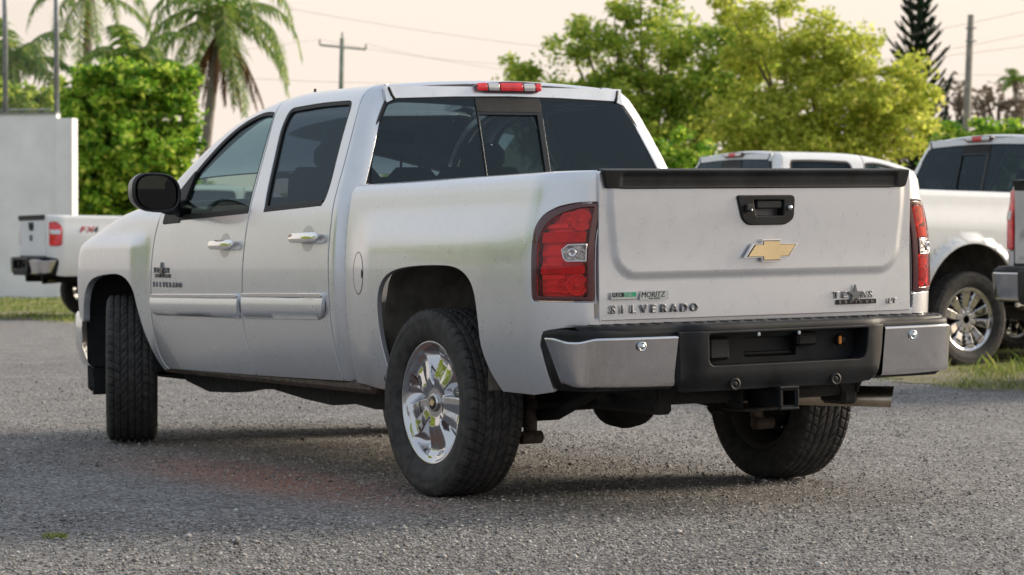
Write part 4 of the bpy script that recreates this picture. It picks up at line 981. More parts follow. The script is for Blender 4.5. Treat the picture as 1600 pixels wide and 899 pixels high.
def fx4(root, B, x0, z0, k, yo):
    bs = bed_part(root)[1]
    for i, (ch, mm) in enumerate((('F','decal_red'),('X','decal_red'),('4','decal_grey'))):
        me = text_mesh(ch, .20*k, .0012, lambda a, c, d: (x0+i*.155*k+a, -yo-d-.002, z0+c), 1.25, .25, .004)
        part('decal_letter', me, M[mm], bs)
    part('decal_letter', text_mesh('OFF ROAD', .035*k, .001, lambda a, c, d: (x0+.05+a, -yo-d-.002, z0-.045*k+c), 1.6, .2), M['decal_grey'], bs)
fx4(fx, B4, -.62, 1.13, .62, .997)
fx4(f150, B1, -.88, 1.16, .62, .995)
for tg_ in (tg3,):
    for i, ch in enumerate('SILVERADO'): part('badge_letter', text_mesh(ch, .04, .003, lambda a, c, d: GT(.738-i*.0475, .822, -1.072)(a, c, d), 1.05), M['chrome'], tg_)
for tg_ in (tg4,):
    part('emblem', MB().lathe([(-.0,.048),(-.006,.050),(-.008,.044),(-.005,.040),(-.005,0)], c=(-1.092,.0,1.056), axis='X', n=24).mesh(), M['decal_grey'], tg_)

# ------------------------------------------------------------ ground
F2 = Vector((math.cos(YAW), math.sin(YAW), 0)); R2 = Vector((math.sin(YAW), -math.cos(YAW), 0))
def site(bearing, dist, z=0.0):
    p = Vector((CAM.x, CAM.y, 0))+F2*dist+R2*(bearing*dist); p.z = z; return p
def gravel():
    m, t, b = mat('gravel_ground'); co = N(t, 'ShaderNodeTexCoord'); v = co.outputs['Object']
    n1 = noise(t, .35, 5, .6, vec=v); n2 = noise(t, 26, 8, .85, vec=v); n3 = noise(t, 2.2, 5, .7, vec=v)
    vo = N(t, 'ShaderNodeTexVoronoi'); vo.inputs['Scale'].default_value = 74; vo.inputs['Randomness'].default_value = 1; t.links.new(v, vo.inputs['Vector'])
    vo2 = N(t, 'ShaderNodeTexVoronoi'); vo2.inputs['Scale'].default_value = 130; t.links.new(v, vo2.inputs['Vector'])
    hs = N(t, 'ShaderNodeSeparateColor'); t.links.new(vo.outputs['Color'], hs.inputs[0])
    hs2 = N(t, 'ShaderNodeSeparateColor'); t.links.new(vo2.outputs['Color'], hs2.inputs[0])
    stone = ramp(t, hs.outputs[0], [(0, (.06,.058,.058)), (.25, (.19,.185,.183)), (.55, (.32,.312,.308)), (.82, (.50,.49,.485)), (1, (.80,.79,.78))])
    grit = ramp(t, hs2.outputs[1], [(0, (.08,.078,.077)), (.5, (.24,.235,.232)), (1, (.50,.495,.49))])
    mx1 = N(t, 'ShaderNodeMixRGB'); mx1.inputs[0].default_value = .35; t.links.new(stone.outputs[0], mx1.inputs[1]); t.links.new(grit.outputs[0], mx1.inputs[2])
    big = ramp(t, n3.outputs[0], [(.25, (.64,.61,.585)), (.5, (.93,.915,.90)), (.8, (1.15,1.13,1.10))])
    mx2 = N(t, 'ShaderNodeMixRGB', blend_type='MULTIPLY'); mx2.inputs[0].default_value = 1; t.links.new(mx1.outputs[0], mx2.inputs[1]); t.links.new(big.outputs[0], mx2.inputs[2])
    fine = ramp(t, n2.outputs[0], [(.3, (.55,.55,.55)), (.7, (1.25,1.25,1.25))])
    mx3 = N(t, 'ShaderNodeMixRGB', blend_type='MULTIPLY'); mx3.inputs[0].default_value = .9; t.links.new(mx2.outputs[0], mx3.inputs[1]); t.links.new(fine.outputs[0], mx3.inputs[2])
    # orange glow beside the truck, painted into the gravel colour as a reddish streak
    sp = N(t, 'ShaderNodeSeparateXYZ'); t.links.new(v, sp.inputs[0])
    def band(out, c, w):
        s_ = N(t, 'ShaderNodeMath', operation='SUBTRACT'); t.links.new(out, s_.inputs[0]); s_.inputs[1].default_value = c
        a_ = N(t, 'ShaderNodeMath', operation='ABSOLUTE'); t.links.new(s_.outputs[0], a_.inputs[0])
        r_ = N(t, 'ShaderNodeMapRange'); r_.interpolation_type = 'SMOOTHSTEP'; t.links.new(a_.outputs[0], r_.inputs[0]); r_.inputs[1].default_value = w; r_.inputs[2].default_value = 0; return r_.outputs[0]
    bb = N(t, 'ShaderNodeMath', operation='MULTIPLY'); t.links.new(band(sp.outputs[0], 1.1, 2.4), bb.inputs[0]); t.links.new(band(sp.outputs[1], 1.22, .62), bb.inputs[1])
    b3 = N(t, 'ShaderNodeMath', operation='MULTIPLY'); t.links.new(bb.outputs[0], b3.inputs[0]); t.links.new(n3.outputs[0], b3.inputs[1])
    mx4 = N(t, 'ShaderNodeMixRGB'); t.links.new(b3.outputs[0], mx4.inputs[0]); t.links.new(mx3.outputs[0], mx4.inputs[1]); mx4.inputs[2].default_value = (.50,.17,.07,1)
    t.links.new(mx4.outputs[0], b.inputs['Base Color']); b.inputs['Roughness'].default_value = .92; b.inputs['Specular IOR Level'].default_value = .25
    ad = N(t, 'ShaderNodeMath', operation='ADD'); t.links.new(vo.outputs['Distance'], ad.inputs[0])
    sc = N(t, 'ShaderNodeMath', operation='MULTIPLY'); sc.inputs[1].default_value = -1.6; t.links.new(n2.outputs[0], sc.inputs[0]); t.links.new(sc.outputs[0], ad.inputs[1])
    iv = N(t, 'ShaderNodeMath', operation='MULTIPLY'); iv.inputs[1].default_value = -1; t.links.new(ad.outputs[0], iv.inputs[0])
    bump(t, iv.outputs[0], b, .8, .016)
    return m
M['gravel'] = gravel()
# one sheet to the horizon, finely meshed with gentle unevenness where the trucks stand
def ground_mesh():
    xs = np.concatenate([[-900,-300,-80,-30], np.arange(-14, 60, .5), [70,100,200,500,1200]]); ys = np.concatenate([[-1200,-500,-200,-80,-45], np.arange(-34, 14, .5), [20,40,100,300,900]])
    X, Y = np.meshgrid(xs, ys, indexing='ij'); Z = .012*np.sin(X*.9+1)*np.sin(Y*1.1)*np.exp(-((X-2)**2+(Y)**2)/900)
    near = np.exp(-(((X-1.8)/3.2)**4+(Y/1.6)**4)); Z = Z*(1-near)
    for (a, b_) in ((8.93,-8.78),(11.6,-7.35),(27,-8.1),(4.75,-8.25)): Z = Z*(1-np.exp(-(((X-a)/2.5)**4+((Y-b_+1.5)/4)**4)))
    nx, ny = X.shape; i = np.arange(nx-1)[:, None]; j = np.arange(ny-1)[None]
    Fq = np.stack([i*ny+j, (i+1)*ny+j, (i+1)*ny+j+1, i*ny+j+1], -1).reshape(-1, 4)
    return fast_mesh(np.stack([X, Y, Z-.002], -1), Fq, smooth=True)
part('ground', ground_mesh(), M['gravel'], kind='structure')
# loose stones
def pebbles():
    n = 80000; b = np.abs(RNG.normal(0, 1, n)); dist = 7.8+RNG.random(n)**1.5*16; br = RNG.normal(0, .15, n)
    P0 = np.array([[CAM.x, CAM.y, 0]])+dist[:, None]*np.array(F2)[None]+(br*dist)[:, None]*np.array(R2)[None]
    r = .0035+.0065*RNG.random(n)**2+.011*(RNG.random(n) > .996)
    ico = np.array([(0,0,1),(.94,0,.2),(.29,.9,.25),(-.76,.55,.2),(-.76,-.55,.2),(.29,-.9,.2),(0,0,-.6)]); fc = np.array([(0,1,2),(0,2,3),(0,3,4),(0,4,5),(0,5,1),(6,2,1),(6,3,2),(6,4,3),(6,5,4),(6,1,5)])
    an = RNG.uniform(0, 6.28, n); c, s = np.cos(an), np.sin(an); V = ico[None]*(1+.35*RNG.normal(0, 1, (n, 7, 1)).clip(-1.5, 1.5)*.5)
    V = V*np.stack([np.ones(n), RNG.uniform(.6, 1, n), RNG.uniform(.45, .8, n)], 1)[:, None]
    V = np.stack([V[..., 0]*c[:, None]-V[..., 1]*s[:, None], V[..., 0]*s[:, None]+V[..., 1]*c[:, None], V[..., 2]], -1)*r[:, None, None]+P0[:, None]
    V[..., 2] += .0015
    return fast_mesh(V, (fc[None]+np.arange(n)[:, None, None]*7).reshape(-1, 3))
def island_mat(name, stops, rough=.8, trans=0.0, spec=.3):
    m, t, b = mat(name); g = N(t, 'ShaderNodeNewGeometry'); r = ramp(t, g.outputs['Random Per Island'], stops); t.links.new(r.outputs[0], b.inputs['Base Color'])
    b.inputs['Roughness'].default_value = rough; b.inputs['Specular IOR Level'].default_value = spec
    if trans:
        tl = N(t, 'ShaderNodeBsdfTranslucent'); t.links.new(r.outputs[0], tl.inputs[0]); mxs = N(t, 'ShaderNodeMixShader'); mxs.inputs[0].default_value = trans
        t.links.new(b.outputs[0], mxs.inputs[1]); t.links.new(tl.outputs[0], mxs.inputs[2]); t.links.new(mxs.outputs[0], t.nodes['Material Output'].inputs[0])
    return m
M['pebble'] = island_mat('loose_stone', [(0, (.10,.095,.09)), (.5, (.25,.24,.23)), (.9, (.42,.40,.38)), (1, (.66,.64,.60))])
tag(part('gravel_stones', pebbles(), M['pebble']), 'small loose grey and pale stones scattered over the gravel yard', 'gravel', kind='stuff')
# grass verge
M['verge'] = simple('dry_verge_soil', (.24,.21,.13), .95, nz=1.6, var=.35, bmp=(30,.8,.02))
def verge():
    xs = np.arange(-2, 62, .25); n = len(xs); e = -6.55+.28*np.sin(xs*.7)+.16*np.sin(xs*2.3+1)+.10*np.sin(xs*6.1)+RNG.normal(0, .05, n)
    V = np.concatenate([np.stack([xs, e, np.full(n, .002)], 1), np.stack([xs, e-.4, np.full(n, .022)], 1), np.stack([xs, np.full(n, -13.5), np.full(n, .022)], 1), np.stack([xs, np.full(n, -40.), np.full(n, .022)], 1)])
    i = np.arange(n-1); Fq = np.concatenate([np.stack([k*n+i+1, k*n+i, (k+1)*n+i, (k+1)*n+i+1], 1) for k in range(3)]); return fast_mesh(V, Fq, smooth=True), e
vm, edge_y = verge()
part('grass_verge', vm, M['verge'], kind='structure')
M['grass'] = island_mat('grass_blade', [(0, (.08,.14,.03)), (.45, (.18,.26,.05)), (.75, (.34,.38,.10)), (1, (.55,.50,.24))], .7, .35)
def blades(n, x0, x1, y0, y1, h0, h1, w, clump=1.2):
    x = RNG.uniform(x0, x1, n); y = RNG.uniform(y0, y1, n)
    k = (np.sin(x*2.1+1.3*np.sin(y*1.7))*np.sin(y*2.9+x)+np.sin(x*5+y*4)*.5); keep = (k+RNG.normal(0, .6, n)) > -.3
    keep &= y < -6.50+.28*np.sin(x*.7)+.16*np.sin(x*2.3+1)+.10*np.sin(x*6.1)+RNG.normal(0, .12, n)
    x, y, k = x[keep], y[keep], k[keep]; n = len(x); h = RNG.uniform(h0, h1, n)*(1+.5*np.clip(k, 0, 1)); a = RNG.uniform(0, 6.28, n); l = RNG.normal(0, .35, (n, 2))*h[:, None]
    dx, dy = np.cos(a)*w/2, np.sin(a)*w/2; z = np.full(n, .01)
    V = np.stack([np.stack([x-dx, y-dy, z], 1), np.stack([x+dx, y+dy, z], 1), np.stack([x+dx*.6+l[:, 0]*.4, y+dy*.6+l[:, 1]*.4, z+h*.6], 1), np.stack([x+l[:, 0], y+l[:, 1], z+h], 1)], 1)
    return V, np.array([[0,1,2,3]])
def join_blades(sets):
    V = np.concatenate([s.reshape(-1, 3) for s in sets]); n = len(V)//4
    return fast_mesh(V, np.arange(n*4).reshape(n, 4))
sets = [blades(90000, 3, 13, -11.5, -6.3, .012, .045, .006)[0], blades(1400, 3, 16, -10, -7.2, .06, .13, .005)[0], blades(80000, 15, 45, -14, -6.3, .02, .07, .014)[0]]
tag(part('grass', join_blades(sets), M['grass']), 'short patchy green and dry grass growing along the edge of the gravel', 'grass', kind='stuff')
tuf = []
for (bx, by, r_) in ((-.1755, 9.6, .05),):
    c = site(bx, by); n = int(500*r_/.1)
    a = RNG.uniform(0, 6.28, n); rr = r_*np.sqrt(RNG.random(n)); x = c.x+rr*np.cos(a); y = c.y+rr*np.sin(a)*1.0; h = RNG.uniform(.004, .022, n); q = RNG.uniform(0, 6.28, n); w = .0035; l = RNG.normal(0, .012, (n, 2))
    tuf.append(np.stack([np.stack([x-np.cos(q)*w/2, y-np.sin(q)*w/2, 0*x], 1), np.stack([x+np.cos(q)*w/2, y+np.sin(q)*w/2, 0*x], 1), np.stack([x+l[:, 0]*.6+.001, y+l[:, 1]*.6, h*.7], 1), np.stack([x+l[:, 0], y+l[:, 1], h], 1)], 1))
tag(part('grass', join_blades(tuf), M['grass']), 'one tiny weed tuft sprouting from the gravel at the lower left', 'weeds', kind='stuff')

# ------------------------------------------------------------ white wall with chain link fence on top
WE = Vector((39.53,-12.42,0)); WD = Vector((.65,.76,0)).normalized(); WN = Vector((-WD.y, WD.x, 0))   # runs to the left; WN faces the camera
M['wall_white'] = simple('white_wall_paint', (.88,.88,.87), .85, nz=1.6, var=.09, bmp=(14,.15,.01))
def on_wall(s, d, z): return WE+WD*s+WN*d+Vector((0,0,z))
def wbox(mb, s0, s1, d0, d1, z0, z1):
    v = [on_wall(a, b, c) for a in (s0, s1) for b in (d0, d1) for c in (z0, z1)]
    return mb.add(v, [(0,1,3,2),(4,6,7,5),(0,4,5,1),(2,3,7,6),(0,2,6,4),(1,5,7,3)])
wall = part('wall', wbox(MB(), .345, 17, -.10, .10, -.2, 3.70).mesh(), M['wall_white'], label='plain white rendered wall at the left edge, behind the white pickup', cat='wall')
part('end_pier', wbox(MB(), 0, .34, -.16, .16, -.2, 3.62).mesh(), M['wall_white'], wall)
part('coping', wbox(MB(), .345, 17, -.13, .13, 3.702, 3.74).mesh(), simple('grey_coping', (.30,.30,.30), .8), wall)
M['galv'] = simple('galvanised_pipe', (.30,.32,.33), .5, .4, nz=8)
fence = empty('chain_link_fence', on_wall(.46, 0, 3.74), label='tall chain link fence on top of the white wall at far left', cat='fence')
def fl(s, d, z): return on_wall(s, d, z)-on_wall(.46, 0, 3.74)
for s in (.38, 1.46, 4.6, 7.2, 9.8, 12.4, 15.0):
    part('post', MB().tube([fl(s, 0, 3.74), fl(s, 0, 7.9)], .055, 12).mesh(), M['galv'], fence)
part('bottom_rail', MB().tube([fl(.5, 0, 3.80), fl(15, 0, 3.80)], .018, 8).mesh(), M['galv'], fence)
def mesh_wire():
    V = []; F_ = []; w = .0018; s0, s1, z0, z1 = .40, 15.0, 3.80, 7.8; H = z1-z0; st = .085
    for dr in (1, -1):
        c = s0-H if dr > 0 else s0
        while c < (s1 if dr > 0 else s1+H):
            pa = (c, z0) if dr > 0 else (c, z0); 
            a0, b0 = c, z0; a1, b1 = c+dr*H, z1
            lo, hi = 0.0, 1.0
            for lim, sgn in ((s0, 1), (s1, -1)):
                d_ = a1-a0; tt = (lim-a0)/d_
                if (d_ > 0) == (sgn > 0): lo = max(lo, tt)
                else: hi = min(hi, tt)
            if hi > lo:
                p = fl(a0+(a1-a0)*lo, dr*.003, b0+H*lo); q = fl(a0+(a1-a0)*hi, dr*.003, b0+H*hi); o = len(V)
                up = Vector((0,0,w)); sd = WD*w*1.0; nn_ = WN*w
                for r_ in (p, q): V += [r_+up, r_+nn_-up*.5, r_-nn_-up*.5]
                F_ += [(o, o+1, o+4, o+3), (o+1, o+2, o+5, o+4), (o+2, o, o+3, o+5)]
            c += st
    return mesh_from(V, F_)
tag(part('wire_mesh', mesh_wire(), M['galv'], fence), kind='stuff')

# ------------------------------------------------------------ foliage
def leaf_cards(C, size, flat=0.35, droop=0.0, elong=1.7):
    n = len(C); a = RNG.normal(0, 1, (n, 3)); a[:, 2] = a[:, 2]*.6-droop; a /= np.linalg.norm(a, axis=1)[:, None]; b = np.cross(a, RNG.normal(0, 1, (n, 3))); b /= np.linalg.norm(b, axis=1)[:, None]
    s = (size*RNG.uniform(.55, 1.25, n))[:, None]; a = a*s*elong*.5; b = b*s*.5; c = np.cross(a, b); c = c/(np.linalg.norm(c, axis=1)[:, None]+1e-9)*s*.12
    return np.stack([C-a, C-b*.9+c, C+a, C+b*.9+c], 1)
def cloud(E, per, size, clr, seedshift=0, shell=.55, **k):
    """E: ellipsoids (centre, (rx, ry, rz)); fills them with small leaf clumps of radius clr"""
    out = []; cs = []
    for (c, r) in E:
        nv = max(3, int(4.2*r[0]*r[1]*r[2]/(clr**3)*.22*per[1])); d = RNG.normal(0, 1, (nv, 3)); d /= np.linalg.norm(d, axis=1)[:, None]
        P = np.array(c)+d*np.array(r)*(RNG.uniform(shell, 1.08, nv)**.8)[:, None]; cs.append(P)
    cs = np.concatenate(cs)
    m = per[0]; d = RNG.normal(0, 1, (len(cs), m, 3)); d /= np.linalg.norm(d, axis=2)[..., None]
    rr = clr*RNG.uniform(.5, 1.5, (len(cs), 1, 1)); L = cs[:, None]+d*rr*(RNG.random((len(cs), m, 1))**.5)*np.array([1, 1, .7])
    return leaf_cards(L.reshape(-1, 3), size, **k), cs
def cards_mesh(V): n = len(V); return fast_mesh(V.reshape(-1, 3), np.arange(n*4).reshape(n, 4))
def px(x, y, D): return site((x-800)/4073, D, 1.074+(384.7-y)/4073*D)
M['leaf_green'] = island_mat('green_tree_leaf', [(0, (.14,.26,.04)), (.35, (.33,.49,.07)), (.7, (.60,.68,.11)), (1, (.80,.80,.22))], .55, .6)
M['leaf_yellow'] = island_mat('yellow_green_leaf', [(0, (.24,.32,.04)), (.4, (.52,.60,.09)), (.8, (.74,.76,.14)), (1, (.80,.74,.22))], .55, .6)
M['leaf_bright'] = island_mat('bright_bush_leaf', [(0, (.04,.13,.015)), (.4, (.20,.42,.035)), (.8, (.50,.68,.07)), (1, (.80,.84,.18))], .5, .5)
M['leaf_dark'] = island_mat('dark_conifer_needle', [(0, (.012,.03,.014)), (1, (.04,.08,.035))], .7, .15)
M['leaf_brown'] = island_mat('dry_twig_leaf', [(0, (.14,.10,.07)), (1, (.30,.25,.17))], .8, .2)
M['bark'] = simple('grey_brown_bark', (.16,.12,.085), .9, nz=6, var=.35, bmp=(9,.9,.05))
M['palm_bark'] = simple('grey_palm_bark', (.24,.22,.19), .9, nz=3, var=.3, bmp=(5,.8,.04))
def branchy(base, tips, r0, k=6):
    mb = MB(); base = Vector(base); top = Vector((sum(t[0] for t in tips)/len(tips), sum(t[1] for t in tips)/len(tips), base.z+(sum(t[2] for t in tips)/len(tips)-base.z)*.45))
    mb.tube([base, base.lerp(top, .5)+Vector((random.uniform(-.1,.1), random.uniform(-.1,.1), 0)), top], [r0, r0*.8, r0*.62], 10)
    for t in tips:
        t = Vector(t); m_ = top.lerp(t, .5)+Vector((random.uniform(-.3,.3), random.uniform(-.3,.3), random.uniform(0,.4)))
        mb.tube([top, top.lerp(m_, .5)+Vector((random.uniform(-.1,.1), random.uniform(-.1,.1), 0)), m_, t], [r0*.5, r0*.4, r0*.26, r0*.08], 6)
    return mb.mesh(fix=False)
def broadleaf(name, base, ells, matl, label, cat='tree', size=.15, clr=.40, per=(60, 1.0), r0=.22, depthk=1.0, group=None, shell=.5):
    E = [(px(x, y, D), (rx/4073*D, rx/4073*D*depthk, ry/4073*D)) for (x, y, rx, ry, D) in ells]
    root = empty(name, base, label=label, cat=cat, group=group)
    V, cs = cloud([((c-Vector(base)), r) for c, r in E], per, size, clr, shell=shell)
    tips = [tuple(c-Vector(base)) for c, r in E]+[tuple(p) for p in cs[RNG.integers(0, len(cs), 10)]]
    part('crown', cards_mesh(V), matl, root); part('trunk', branchy((0,0,-.1), tips, r0), M['bark'], root)
    return root
D = 70
broadleaf('broadleaf_tree', site((960-800)/4073, D), [(x, y, a, b, D) for x, y, a, b in ((815,105,36,20),(850,135,60,30),(890,75,36,34),(905,40,24,20),(880,165,95,38),(950,90,50,50),(985,150,75,50),(1050,60,60,36),(960,28,30,26),(1015,15,45,20),(1090,140,75,60),(1130,80,50,40),(1120,200,60,40),(1165,60,40,40),(1180,110,46,50),(1000,200,95,42),(1000,-35,90,25),(900,225,90,36),(1160,140,40,50))], M['leaf_green'],
    'deep green broadleaf tree behind the front truck\'s cab, left of the yellow-green one', per=(110, 3.2), size=.10, clr=.46)
D = 66
broadleaf('broadleaf_tree', site((1290-800)/4073, D), [(x, y, a, b, D) for x, y, a, b in ((1190,85,60,45),(1255,70,50,38),(1335,85,55,34),(1300,160,100,70),(1395,150,60,44),(1430,110,32,22),(1445,165,26,40),(1200,190,82,50),(1140,20,50,26),(1215,20,36,22),(1290,38,28,18),(1395,210,70,36),(1250,235,120,40),(1120,225,60,36))], M['leaf_yellow'],
    'yellow-green sunlit broadleaf tree above the white truck roofs, the dark conifer behind it', per=(110, 3.2), size=.10, clr=.46)
broadleaf('round_bush', site((1062-800)/4073, 48), [(x, y, a, b, 48) for x, y, a, b in ((1040,245,34,34),(1075,238,36,34),(1110,262,30,30),(1060,290,60,50))], M['leaf_bright'],
    'low bright green bush at the right shoulder of the front truck\'s cab', 'bush', size=.08, clr=.17, per=(46, 1.1), r0=.07)
broadleaf('bushy_tree', site((1515-800)/4073, 62), [(x, y, a, b, 62) for x, y, a, b in ((1490,210,30,28),(1535,212,45,22),(1575,222,40,22),(1520,250,80,40))], M['leaf_bright'],
    'low green bushy tree around the foot of the bare utility pole on the right', size=.13, clr=.28, per=(46, 1.1), r0=.12)
broadleaf('thin_tree', site((1495-800)/4073, 110), [(x, y, a, b, 110) for x, y, a, b in ((1480,140,24,18),(1510,150,30,20),(1490,165,30,18))], M['leaf_brown'],
    'sparse brownish tree left of the bare utility pole, far behind', size=.20, clr=.6, per=(26, 1.2), r0=.25)
broadleaf('thin_tree', site((1580-800)/4073, 110), [(x, y, a, b, 110) for x, y, a, b in ((1560,150,32,18),(1600,155,36,22),(1590,175,34,14),(1545,165,20,12))], M['leaf_brown'],
    'sparse brownish tree right of the bare utility pole at the photo\'s edge', size=.20, clr=.6, per=(30, 1.4), r0=.3)
# overgrown hedge behind the wall
D = 57
broadleaf('overgrown_hedge', site((200-800)/4073, D), [(x, y, a, b, D) for x, y, a, b in ((150,170,52,52),(215,150,60,48),(262,150,32,34),(280,215,32,42),(200,240,90,70),(265,285,44,60),(150,320,80,80),(240,360,70,70),(120,200,40,60),(235,118,42,16),(262,112,22,12),(175,125,40,16),(128,122,34,24),(284,138,28,34),(165,112,40,14),(278,118,24,16),(300,180,16,50),(296,230,16,60),(135,250,50,60),(290,300,20,50),(110,300,30,60))], M['leaf_bright'],
    'tall leafy green hedge between the white wall and the leaning palm', 'hedge', size=.115, clr=.26, per=(60, 2.6), r0=.10, shell=.15)
broadleaf('clipped_hedge', site((30-800)/4073, 62), [(x, y, a, b, 62) for x, y, a, b in ((60,158,52,38),(0,156,52,38),(-60,158,52,38),(20,205,80,50),(80,210,50,50),(95,160,30,34))], simple('x', (.03,.08,.03)) and M['leaf_green'],
    'dark green hedge seen through the chain link fence', 'hedge', size=.12, clr=.26, per=(46, 1.2), r0=.10, shell=.35)
# low scrub far off along the horizon
def scrub():
    C = []
    for i in range(9000):
        b = RNG.uniform(-.17, .17); C.append(tuple(site(b, 95+RNG.uniform(-3, 3), abs(RNG.normal(0, 1))*.9+.2*math.sin(b*90)+.6)))
    return cards_mesh(leaf_cards(np.array(C), .42))
tag(part('scrub', scrub(), M['leaf_green']), 'low green scrub far behind the yard along the horizon', 'scrub', kind='stuff')

# ------------------------------------------------------------ palms
M['frond'] = island_mat('palm_leaflet', [(0, (.06,.16,.03)), (.5, (.18,.31,.05)), (1, (.45,.50,.12))], .5, .45)
M['frond_dead'] = island_mat('dead_palm_leaflet', [(0, (.05,.025,.012)), (.7, (.16,.08,.035)), (1, (.36,.17,.05))], .85, .15)
M['rachis'] = simple('palm_rachis', (.20,.22,.06), .6)
def frond(L, el, az, droop, n=46, ll=.42, w=.055, dead=False, tw=0):
    """returns rachis points and leaflet quads; starts at the origin"""
    d = Vector((math.cos(az)*math.cos(el), math.sin(az)*math.cos(el), math.sin(el))); p = Vector((0,0,0)); pts = [p.copy()]; st = L/14; dirs = [d.copy()]
    for i in range(14):
        d = (d+Vector((0,0,-1))*droop*(.4+i/10)*.14).normalized(); p = p+d*st; pts.append(p.copy()); dirs.append(d.copy())
    Q = []
    for k in range(n):
        s = .10+.90*k/(n-1); f = s*14; i = min(13, int(f)); q = pts[i].lerp(pts[i+1], f-i); t = dirs[i]
        side = t.cross(Vector((0,0,1)));  side = side.normalized() if side.length > .05 else Vector((math.sin(az), -math.cos(az), 0))
        for sg in (1, -1):
            l = ll*(.35+.65*math.sin(math.pi*min(1, .12+s*.92)))*random.uniform(.8, 1.15)
            a = (side*sg*(.80 if not dead else .35)+t*.45+Vector((0,0,-1))*random.uniform(.25,.8)*(1.0 if not dead else 1.8)+Vector((random.uniform(-.12,.12),)*3)).normalized()
            a2 = (a+Vector((0,0,-1))*.55).normalized(); ww = t*w*.5
            m_ = q+a*l*.55; e_ = m_+a2*l*.45
            Q.append([q-ww, q+ww, m_+ww*.9, m_-ww*.9]); Q.append([m_-ww*.9, m_+ww*.9, e_+ww*.15, e_-ww*.15])
    return pts, Q
def palm(name, base, top, label, nf=16, L=2.6, r=(.17,.12), dead=0, group='coconut palms behind the wall', seed=1, crownshaft=0, ll=.5, ups=(.1,1.25), drp=1.0, az0=0):
    random.seed(seed); root = empty(name, base, label=label, cat='palm tree', group=group); top = Vector(top)-Vector(base)
    mid = top*.5+Vector((random.uniform(-.15,.15), random.uniform(-.1,.1), 0))
    pts = [Vector((0,0,-.1)), top*.25+(mid-top*.5)*.7, mid, top*.78+(mid-top*.5)*.5, top]
    fine = [tuple(p) for p in crv([tuple(p) for p in pts], 8)]; rs = [r[0]+(r[1]-r[0])*i/(len(fine)-1)+(.008 if i % 2 else 0) for i in range(len(fine))]
    part('trunk', MB().tube(fine, rs, 14).mesh(fix=False), M['palm_bark'], root)
    if crownshaft: part('crownshaft', MB().tube([top-Vector((0,0,crownshaft)), top-Vector((0,0,crownshaft*.5)), top], [r[1]*1.25, r[1]*1.1, r[1]*.6], 12).mesh(fix=False), simple('green_crownshaft', (.10,.17,.04), .5), root)
    else: part('crown_fibre', MB().tube([top-Vector((0,0,.7)), top-Vector((0,0,.3)), top+Vector((0,0,.1))], [r[1]*1.2, r[1]*1.7, r[1]*1.0], 12).mesh(fix=False), M['bark'], root)
    def add(kind, n_, mt):
        for i in range(n_):
            az = az0+i*2.399+random.uniform(-.2,.2)
            if kind == 'dead': el = random.uniform(-1.2,-.8); l = L*random.uniform(.55,.85); dr = .5
            else:
                k = i/max(1, n_-1); el = ups[1]+(ups[0]-ups[1])*k; l = L*random.uniform(.85,1.1); dr = drp*random.uniform(.8,1.25)
            p, Q = frond(l, el, az, dr, ll=ll*(.8 if kind == 'dead' else 1), dead=(kind == 'dead'), n=44)
            o = top-Vector((0,0,(.25 if kind == 'dead' else 0)))
            mb = MB(); mb.tube([tuple(a+o) for a in p], [.028-.0016*j for j in range(len(p))], 5)
            rr = part('frond' if kind != 'dead' else 'dead_frond', mb.mesh(fix=False), M['rachis'] if kind != 'dead' else mt, root)
            part('leaflets', cards_mesh(np.array([[tuple(v+o) for v in q] for q in Q])), mt, rr, kind='stuff')
    add('live', nf, M['frond']); 
    if dead: add('dead', dead, M['frond_dead'])
    return root
D = 72
palm('palm_tree', site((302-800)/4073, D), px(346, 30, D), 'leaning palm with hanging dead brown fronds just left of the cab', nf=22, L=3.3, dead=12, seed=5, ups=(-.25,1.25), drp=1.6, ll=.62)
palm('palm_tree', site((140-800)/4073, 80), px(140, -8, 80), 'tall palm with green crownshaft cut off by the top edge', nf=10, L=3.1, ll=.6, crownshaft=1.3, r=(.16,.12), seed=8, ups=(-.25,1.0), drp=1.5, dead=2)
palm('palm_tree', site((212-800)/4073, 68), px(208, 108, 68), 'short palm whose fronds fan out directly above the leafy hedge', nf=13, L=1.9, ll=.55, seed=3, ups=(.15,1.3), drp=1.0)
palm('palm_tree', site((18-800)/4073, 70), px(22, 108, 70), 'full palm seen through the chain link fence at the left edge', nf=15, L=2.2, ll=.6, seed=11, ups=(.0,1.3), drp=1.1)
palm('palm_tree', site((1588-800)/4073, 150), px(1586, 128, 150), 'tiny far palm top above the brown trees at the right edge', nf=9, L=1.5, seed=4, r=(.16,.12), ups=(.2,1.2), drp=1.1, ll=.4)
